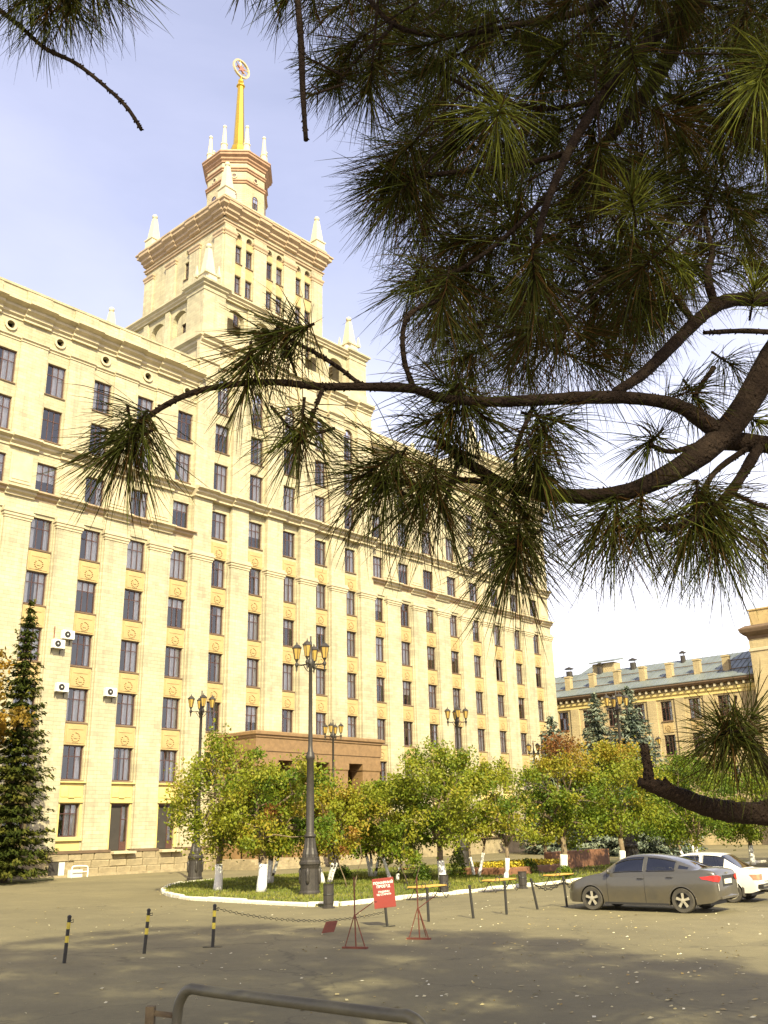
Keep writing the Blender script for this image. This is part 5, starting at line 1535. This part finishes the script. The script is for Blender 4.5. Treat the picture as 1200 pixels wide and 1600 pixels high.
# ================================================================== PINE over the camera
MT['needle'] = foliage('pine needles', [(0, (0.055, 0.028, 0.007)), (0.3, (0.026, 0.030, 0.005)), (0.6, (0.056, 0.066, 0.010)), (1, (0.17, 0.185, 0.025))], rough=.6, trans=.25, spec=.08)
MT['pine_bark'] = plain('scaly pine bark', (0.025, 0.0165, 0.011), 0.95, spec=.1, var=0.35, scale=45, bump=.9, bscale=110)
PB = Vector((2.95, 1.25, 0))
PINE = thing('pine_tree', 'big pine tree with long needled boughs hanging over the foreground', 'tree', PB)
m = MB(); m.tube([(0, 0, 0), (.02, 0, .4), (.05, .02, 3), (.0, .05, 7), (-.1, 0, 11), (0, 0, 15)], [.30, .24, .21, .17, .10, .03], 14)
m.build('trunk', 'pine_bark', PINE, smooth=True)
pr_ = random.Random(123)
BRANCHES = []
def bough(pts, head=None, knob=True):
    """pts: (px, py, distance, radius in px); head: world points that lead back to the trunk"""
    P = []
    for x, y, Y, r_ in smoothed(pts, 5):
        p = at(x, y, Y); P.append((p, r_ * Y / F_PX * (.82 if r_ > 9 else .95)))
    if head:
        r0 = P[0][1]
        hd = [Vector(h) for h in head]
        P = [(h, r0 * (1.5 - .4 * k / len(hd))) for k, h in enumerate(hd)] + P
    ser = [(p - PB, r_ * (1 + (.05 * pr_.gauss(0, 1) if knob else 0))) for p, r_ in P]
    m = MB(); m.tube([q[0] for q in ser], [max(.0015, q[1]) for q in ser], 10)
    for k in range(len(ser) * 3):                    # leaf-base scars roughen the outline
        i = pr_.randrange(len(ser) - 1); f = pr_.random(); c = ser[i][0].lerp(ser[i + 1][0], f); rr = ser[i][1]
        d = Vector((pr_.gauss(0, 1), pr_.gauss(0, 1), pr_.gauss(0, 1))).normalized()
        ax = (ser[i + 1][0] - ser[i][0]).normalized(); d = (d - ax * d.dot(ax)).normalized()
        m.tube([c + d * rr * .8, c + d * (rr * 1.0 + .0025) + ax * .003], [.003, .0012], 4)
    o = m.build('branch', 'pine_bark', PINE, smooth=True)
    BRANCHES.append((o, [q[0] + PB for q in ser]))
    return o
T0 = PB
bough([(1215, 545, 2.25, 30), (1150, 655, 2.2, 28), (1085, 716, 2.15, 24), (1000, 762, 2.1, 18), (930, 775, 2.1, 15), (860, 773, 2.1, 14), (800, 762, 2.1, 13), (760, 742, 2.08, 12), (715, 712, 2.05, 10), (688, 690, 2.0, 7)], [T0 + Vector((-.1, .1, 4.7)), T0 + Vector((-.9, .5, 4.35))])
bough([(1118, 672, 2.17, 21), (1066, 637, 2.15, 15), (1017, 625, 2.1, 14), (960, 621, 2.05, 14), (900, 622, 2.0, 14), (800, 627, 1.98, 12), (740, 627, 1.95, 11), (690, 622, 1.95, 10), (640, 607, 1.92, 9), (560, 604, 1.9, 8), (500, 604, 1.9, 7.5), (430, 597, 1.88, 6.5), (370, 600, 1.86, 6), (300, 614, 1.85, 5.5), (240, 645, 1.85, 5), (205, 682, 1.85, 4.5)])
bough([(1220, 468, 2.5, 17), (1150, 468, 2.45, 16), (1115, 480, 2.4, 15), (1080, 510, 2.35, 14), (1040, 550, 2.25, 13), (1000, 588, 2.15, 12), (962, 612, 2.06, 10)], [T0 + Vector((-.1, .1, 4.9)), T0 + Vector((-.9, .8, 4.75))])
bough([(1220, 697, 2.3, 21), (1150, 690, 2.25, 20), (1105, 690, 2.2, 15)], [T0 + Vector((-.1, .1, 3.7)), T0 + Vector((-.9, .6, 3.75))])
bough([(1185, 700, 2.25, 11), (1150, 757, 2.2, 10), (1120, 792, 2.15, 9), (1080, 815, 2.1, 7), (1040, 826, 2.1, 6), (1000, 828, 2.1, 4)])
bough([(1165, 702, 2.25, 6), (1115, 740, 2.2, 5), (1085, 795, 2.15, 4)])
bough([(1150, 772, 2.2, 4), (1175, 785, 2.2, 3.5), (1215, 800, 2.25, 3)])
bough([(1110, -40, 2.6, 19), (1060, 20, 2.5, 17), (1000, 80, 2.4, 15), (950, 140, 2.3, 13), (900, 215, 2.2, 11), (865, 290, 2.1, 8), (845, 350, 2.05, 7), (836, 410, 2.0, 6), (832, 470, 2.0, 4)], [T0 + Vector((-.1, .2, 6.6)), T0 + Vector((-.9, .9, 5.9))])
bough([(1100, -10, 2.7, 21), (1060, 60, 2.7, 21), (1020, 130, 2.65, 18), (970, 195, 2.6, 14), (930, 240, 2.5, 10), (895, 300, 2.5, 6)])
bough([(1040, 150, 2.75, 10), (1080, 165, 2.8, 9), (1130, 200, 2.8, 7), (1200, 235, 2.8, 6)])
bough([(462, -30, 1.9, 7), (470, 60, 1.88, 7), (473, 140, 1.86, 6.2), (478, 219, 1.85, 5)], [T0 + Vector((-.1, .2, 6.9)), T0 + Vector((-1.3, .5, 5.6)), T0 + Vector((-2.4, .6, 4.6))])
bough([(-40, -15, 1.9, 5.5), (30, 40, 1.9, 5), (70, 75, 1.9, 4.5), (120, 100, 1.9, 4.2), (170, 140, 1.9, 4), (200, 170, 1.9, 4), (221, 203, 1.9, 3.3)], [T0 + Vector((-.1, .2, 7.2)), T0 + Vector((-1.8, .4, 5.8)), T0 + Vector((-3.3, .6, 4.7))])
bough([(1230, 1262, 2.35, 26), (1200, 1270, 2.3, 22), (1150, 1269, 2.25, 20), (1100, 1259, 2.2, 18), (1050, 1239, 2.15, 15), (1020, 1228, 2.12, 13), (1000, 1221, 2.1, 6)], [T0 + Vector((-.1, .1, 2.0)), T0 + Vector((-.9, .7, 2.05))])
bough([(1013, 1228, 2.12, 10), (1013, 1205, 2.12, 8), (1010, 1185, 2.12, 7), (1007, 1162, 2.12, 6)])
bough([(1055, 1242, 2.15, 5), (1047, 1228, 2.14, 4.5), (1038, 1219, 2.13, 4)])
bough([(1220, 1225, 2.3, 16), (1185, 1180, 2.2, 11), (1155, 1152, 2.1, 8), (1132, 1138, 2.05, 5)], [T0 + Vector((-.3, .3, 2.15))])
bough([(648, 610, 1.93, 5), (632, 565, 1.9, 5), (630, 515, 1.9, 5), (645, 487, 1.9, 5), (685, 470, 1.95, 4)])
bough([(505, 605, 1.9, 4), (488, 650, 1.88, 4), (470, 692, 1.87, 4)])
bough([(605, 606, 1.91, 4.5), (565, 600, 1.9, 4), (530, 575, 1.88, 4), (490, 550, 1.86, 4), (435, 522, 1.85, 3)])
bough([(832, 640, 2.0, 4), (810, 690, 2.0, 4), (806, 735, 2.02, 4), (824, 764, 2.08, 4)])
bough([(795, 758, 2.1, 6.5), (720, 750, 2.05, 5), (680, 762, 2.0, 5), (600, 747, 1.95, 4), (560, 744, 1.92, 3.5)])
bough([(716, 712, 2.05, 4), (708, 750, 2.0, 4), (690, 795, 1.95, 4)])
bough([(772, 760, 2.1, 7), (764, 795, 2.08, 7), (798, 840, 2.05, 5), (800, 885, 2.0, 4)])
bough([(1095, 692, 2.18, 5), (1050, 706, 2.12, 4.5), (1015, 695, 2.1, 4)])
bough([(1220, 520, 2.5, 5), (1160, 517, 2.45, 5), (1100, 520, 2.4, 4)])
bough([(1118, 480, 2.4, 10), (1105, 430, 2.4, 8), (1112, 395, 2.4, 6), (1100, 340, 2.4, 4)])
bough([(570, -10, 2.3, 5), (610, 35, 2.3, 5), (660, 53, 2.3, 4.5), (720, 55, 2.35, 4.5), (800, 40, 2.4, 6), (900, 20, 2.5, 8), (1000, -30, 2.6, 10)])
bough([(617, 33, 2.3, 4), (600, 55, 2.28, 4), (560, 90, 2.25, 3.5), (528, 130, 2.2, 3)])
bough([(880, 240, 2.25, 6), (800, 260, 2.3, 5), (700, 270, 2.3, 4.5), (610, 285, 2.3, 4)])
bough([(940, 155, 2.3, 6), (850, 170, 2.35, 5), (760, 150, 2.4, 4.5), (680, 110, 2.4, 4)])
bough([(1085, 505, 2.35, 6), (1050, 460, 2.4, 5), (1000, 430, 2.45, 5), (930, 420, 2.45, 4)])
bough([(860, 300, 2.1, 5), (790, 370, 2.15, 4.5), (720, 420, 2.15, 4), (660, 440, 2.1, 4)])
bough([(1115, 575, 2.3, 5), (1090, 610, 2.2, 4), (1088, 625, 2.2, 4)])

def tuft(px, py, Y, dx, dy, s=1.0, n=190, toward=0.0, tone=.45, open_=1.0, droop=.22, twig=.10, length=.168, wd=.00105, sink=None):
    c = at(px, py, Y)
    ax = (RIGHT * dx - UP * dy - FWD * toward).normalized()
    side = ax.cross(Vector((.3, .9, .2))).normalized(); sd2 = ax.cross(side)
    m = MB()
    L0 = .10 * s
    for k in range(n):
        q = pr_.random()                              # 0 at the back of the shoot, 1 at its tip
        b = c + ax * (L0 * (q - 1))
        th = R(pr_.gauss(78 - 52 * q, 13)) * open_; ph = pr_.uniform(0, 2 * math.pi)
        d = ax * math.cos(th) + (side * math.cos(ph) + sd2 * math.sin(ph)) * math.sin(th)
        ln = length * s * pr_.uniform(.72, 1.12)
        w = wd * pr_.uniform(.85, 1.25)
        wv = d.cross(Vector((pr_.gauss(0, 1), pr_.gauss(0, 1), pr_.gauss(0, 1)))).normalized() * w
        dr = Vector((pr_.gauss(0, .06), pr_.gauss(0, .06), -droop * pr_.uniform(.5, 1.3)))
        dr += (side * pr_.gauss(0, .12) + sd2 * pr_.gauss(0, .12))
        P = [b + d * ln * t_ + dr * ln * t_ * t_ - PB for t_ in (0, .4, .75, 1.0)]
        tn = min(1, max(0, tone + pr_.gauss(0, .18))) if pr_.random() > .10 else 0.0
        W = (1.0, 1.0, .8, .2)
        for i in range(3):
            m.face([P[i] - wv * W[i], P[i] + wv * W[i], P[i + 1] + wv * W[i + 1], P[i + 1] - wv * W[i + 1]], 0, tn)
    nf = len(m.f)
    m.tube([c - ax * twig - PB, c - ax * L0 - PB, c - PB], [.0036, .0034, .0022], 6, m=1)
    m.t += [0.0] * (len(m.f) - nf)
    if sink is not None:
        k0 = len(sink.v); sink.v += m.v; sink.f += [tuple(q + k0 for q in f_) for f_ in m.f]; sink.m += m.m; sink.t += m.t
        return
    near = min(BRANCHES, key=lambda b_: min((q - c).length for q in b_[1]))[0]
    m.build('needle_tuft', ['needle', 'pine_bark'], near, fix=False)

EX = [  # x, y, distance, picture direction, size, count, toward camera
 (190, 700, 1.85, -.55, .85, 1.05, 330, .1), (175, 705, 1.84, -.9, .5, .95, 160, .15), (210, 705, 1.86, .15, 1, .95, 150, 0), 
 (425, 530, 1.85, -.9, .35, 1.0, 260, .1), (400, 560, 1.86, -.5, .8, .9, 200, .2), (385, 605, 1.86, -.1, 1, .9, 170, 0), (440, 520, 1.86, -.3, -.9, .7, 120, .2),
 (468, 692, 1.87, -.1, 1, .9, 210, .1), (470, 690, 1.88, .5, .6, .75, 90, 0), (455, 690, 1.87, -.9, .3, .75, 70, .2),
 (560, 748, 1.92, -.8, .55, 1.15, 260, .2), (600, 762, 1.95, -.5, .9, 1.1, 240, .1), (650, 790, 1.97, -.35, .95, 1.1, 240, 0), (690, 800, 1.95, .15, 1, 1.1, 240, .1), (640, 755, 2.0, -.7, -.4, .9, 120, .1), (580, 745, 1.93, -.8, -.4, .8, 90, 0),
 (690, 690, 2.0, -.7, -.3, 1.0, 200, .2), (700, 665, 2.0, -.2, .9, .95, 180, .1), (730, 650, 1.97, .2, .9, .95, 190, 0), (760, 655, 2.0, .6, .6, .9, 150, .1), (665, 660, 1.98, -.9, .3, .9, 150, 0),
 (800, 885, 2.0, -.2, 1, 1.15, 280, .1), (795, 870, 2.0, -.75, .6, 1.0, 150, .2), (805, 875, 2.02, .6, .75, 1.0, 150, .1), (775, 800, 2.07, .2, 1, 1.0, 200, .1), (820, 810, 2.05, .4, .9, 1.1, 210, .2), (850, 780, 2.08, .3, .9, 1.1, 220, .3),
 (860, 690, 2.0, .3, .7, .85, 200, .3), (840, 735, 2.02, -.1, 1, .8, 170, .3), (880, 660, 2.0, .8, .2, 1.0, 160, .1), (830, 690, 2.0, -.6, .5, .9, 150, 0), (850, 745, 1.95, .35, .9, .85, 190, .4),
 (930, 830, 2.1, -.5, .85, 1.1, 240, .1), (960, 840, 2.1, -.1, 1, 1.1, 240, .1), (1000, 830, 2.1, -.1, 1, 1.1, 230, .2), (1010, 820, 2.1, -.7, .2, 1.0, 140, 0),
 (1085, 820, 2.12, -.1, 1, 1.15, 240, .1), (1110, 815, 2.15, .3, .95, 1.15, 240, .2), (1140, 830, 2.15, .5, .8, 1.15, 220, .1), (1120, 850, 2.12, 0, 1, 1.15, 220, .3), (1150, 800, 2.2, .8, .4, 1.0, 160, 0), (1070, 850, 2.12, -.4, .9, 1.0, 170, 0), (1190, 850, 2.25, .3, 1, 1.1, 180, .1), (1105, 775, 2.15, 0, -1, .7, 50, 0),
 (1012, 696, 2.1, -.5, .4, .82, 230, .6), (1090, 625, 2.2, .1, .5, .85, 210, .6), (1080, 610, 2.2, .8, -.3, .8, 90, .2), (1185, 660, 2.3, .2, .3, .8, 200, .6), (1150, 575, 2.35, .3, .4, .8, 140, .5), (1190, 590, 2.4, .4, -.6, .8, 110, .2),
 (1130, 1140, 2.05, -.75, -.45, .85, 170, .4), (1130, 1140, 2.05, -.1, -1, .8, 110, .3), (1140, 1160, 2.06, -.2, .9, .85, 170, .2), (1175, 1120, 2.1, .4, -.9, 1.0, 150, .2), (1110, 1155, 2.05, -.95, .25, .75, 110, .2), (1175, 1175, 2.1, .3, .9, .8, 110, .1),
 (525, 135, 2.2, -.1, .6, .8, 260, .6), (500, 120, 2.2, -.8, .3, .7, 90, .1), (540, 95, 2.25, -.4, .8, .9, 170, .2), (590, 110, 2.3, -.1, 1, .9, 170, .2),
 (440, 5, 1.95, -.6, .8, .75, 110, .1), (480, 90, 1.95, -.6, -.3, .45, 60, 0), (482, 150, 1.95, -.6, .2, .35, 50, 0), (490, 20, 2.0, 0, 1, .9, 150, .1), (420, -25, 1.95, -.4, .9, .75, 110, 0), (380, -25, 1.95, -.2, 1, .6, 80, 0),
 (595, 285, 2.3, -.9, .3, 1.05, 280, .2), (600, 300, 2.3, -.5, .85, 1.0, 200, .1), (615, 265, 2.3, -.8, -.4, .9, 150, .1), (640, 310, 2.3, -.2, 1, 1.0, 200, .2),
 (640, 450, 2.05, -.95, .05, .95, 90, .1), (640, 455, 2.05, -.4, .9, .95, 150, .1), (655, 430, 2.1, -.6, -.6, .9, 110, .1), (690, 480, 1.95, -.2, 1, 1.1, 220, .2), (680, 590, 1.96, -.5, -.3, 1.0, 170, .2),
 (60, -5, 1.85, -.1, 1, 1.0, 240, .2), (100, -15, 1.85, .2, 1, 1.05, 260, .2), (150, -25, 1.85, .4, .9, 1.0, 240, .2), (30, 10, 1.86, -.5, .9, .9, 160, .1), (110, 20, 1.86, .1, 1, .85, 170, .1), (190, -30, 1.85, .55, .85, .95, 200, .1), (70, 30, 1.88, -.3, 1, .9, 170, 0), (130, -40, 1.84, .1, .9, 1.1, 200, .4), (10, -30, 1.86, -.6, .9, .9, 130, .1),
 (775, 185, 1.75, -.3, .75, 1.05, 280, .7), (985, 300, 1.8, -.3, -.5, .75, 220, .7), (1185, 130, 1.7, -.5, .85, 1.15, 280, .4), (835, 440, 1.95, 0, 1, 1.15, 280, .35), (1180, 445, 2.3, 0, -.9, .8, 160, .4), (1055, 420, 2.3, -.5, .2, .95, 220, .6)]
for e in EX:
    x, y, Y, dx, dy, s_, n_, tw = e
    tn = .36
    s_ *= .94
    if (x, y) in ((775, 185), (985, 300), (1185, 130), (860, 740), (1055, 420), (1180, 445), (1185, 660)): tn = .80  # lighter needle tone paints these tufts as sunlit
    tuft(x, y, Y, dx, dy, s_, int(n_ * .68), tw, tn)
MASS = [(490, -40), (1220, -40), (1220, 430), (1130, 420), (1010, 545), (960, 590), (850, 600), (730, 600), (670, 560), (670, 470), (680, 400), (610, 350), (600, 240), (650, 190), (560, 160), (520, 60)]
got = []
tries = 0
while len(got) < 200 and tries < 20000:
    tries += 1
    x, y = pr_.uniform(480, 1220), pr_.uniform(-40, 610)
    if not in_poly(x, y, MASS): continue
    if any((x - a) ** 2 + (y - b) ** 2 < 30 ** 2 for a, b in got): continue
    got.append((x, y))
    dx, dy = (x - 1020) / 500 + pr_.gauss(0, .5), .55 + pr_.gauss(0, .5)
    Y = pr_.uniform(2.2, 3.5)
    tuft(x, y, Y, dx, dy, pr_.uniform(.95, 1.25), int(pr_.uniform(120, 185)), pr_.gauss(.15, .35), .36 + pr_.gauss(0, .1), twig=.3, wd=.0012)
# deeper layer of the same crown, too crowded to tell the shoots apart
deep = MB()
for k in range(40):
    for _ in range(60):
        x, y = pr_.uniform(560, 1240), pr_.uniform(-60, 520)
        if in_poly(x, y, MASS) and pr_.random() < 1.15 - y / 520 * .85 + (x - 800) / 1600: break
    tuft(x, y, pr_.uniform(3.3, 5.0), (x - 1020) / 500 + pr_.gauss(0, .5), .5 + pr_.gauss(0, .5), pr_.uniform(1.15, 1.6), 130, pr_.gauss(0, .4), .33, twig=.4, wd=.0019, sink=deep)
o = deep.build('needle_mass', ['needle', 'pine_bark'], PINE, fix=False); o['kind'] = 'stuff'
# the rest of the crown, above and behind the viewpoint, that shades the forecourt
cw = MB(); lm = []
for k in range(760):
    for _ in range(40):
        a = pr_.uniform(0, 2 * math.pi); rr = 8.6 * math.sqrt(pr_.random()); z = pr_.uniform(6.5, 17)
        if rr > 8.8 * (1 - ((z - 10) / 9) ** 2 if z > 10 else 1): continue
        p = Vector((math.cos(a) * rr - 1.8, math.sin(a) * rr + .8, z))
        if p.y + PB.y < -.8 and pr_.random() < .6: continue
        q = on_photo(p + PB)
        if q and -110 < q[0] < 1310 and q[1] > -150: continue
        break
    else:
        continue
    lm.append(p)
    for _ in range(380):
        c = p + Vector((pr_.gauss(0, .32), pr_.gauss(0, .32), pr_.gauss(0, .16)))
        d = Vector((pr_.gauss(0, 1), pr_.gauss(0, 1), pr_.gauss(0, .6))).normalized() * .13
        w = d.cross(Vector((pr_.gauss(0, 1), pr_.gauss(0, 1), pr_.gauss(0, 1)))).normalized() * .0125
        q = on_photo(c + PB)
        if q and -130 < q[0] < 1330 and q[1] > -130: continue
        cw.face([c - d - w, c - d + w, c + d], 0, min(1, max(0, .4 + pr_.gauss(0, .2))))
o = cw.build('upper_crown', 'needle', PINE, fix=False); o['kind'] = 'stuff'
for k in range(0, len(lm), 14):
    p = lm[k]; b0 = Vector((0, 0, max(4.8, p.z - 1.2)))
    mid_ = b0.lerp(p, .5) + Vector((0, 0, .25))
    if any((lambda q: q and -260 < q[0] < 1460 and q[1] > -260)(on_photo((b0.lerp(mid_, f * 2) if f < .5 else mid_.lerp(p, f * 2 - 1)) + PB)) for f in [j / 24 for j in range(25)]): continue
    m = MB(); m.tube([b0, mid_, p], [.05, .035, .012], 6); m.build('branch', 'pine_bark', PINE, smooth=True)
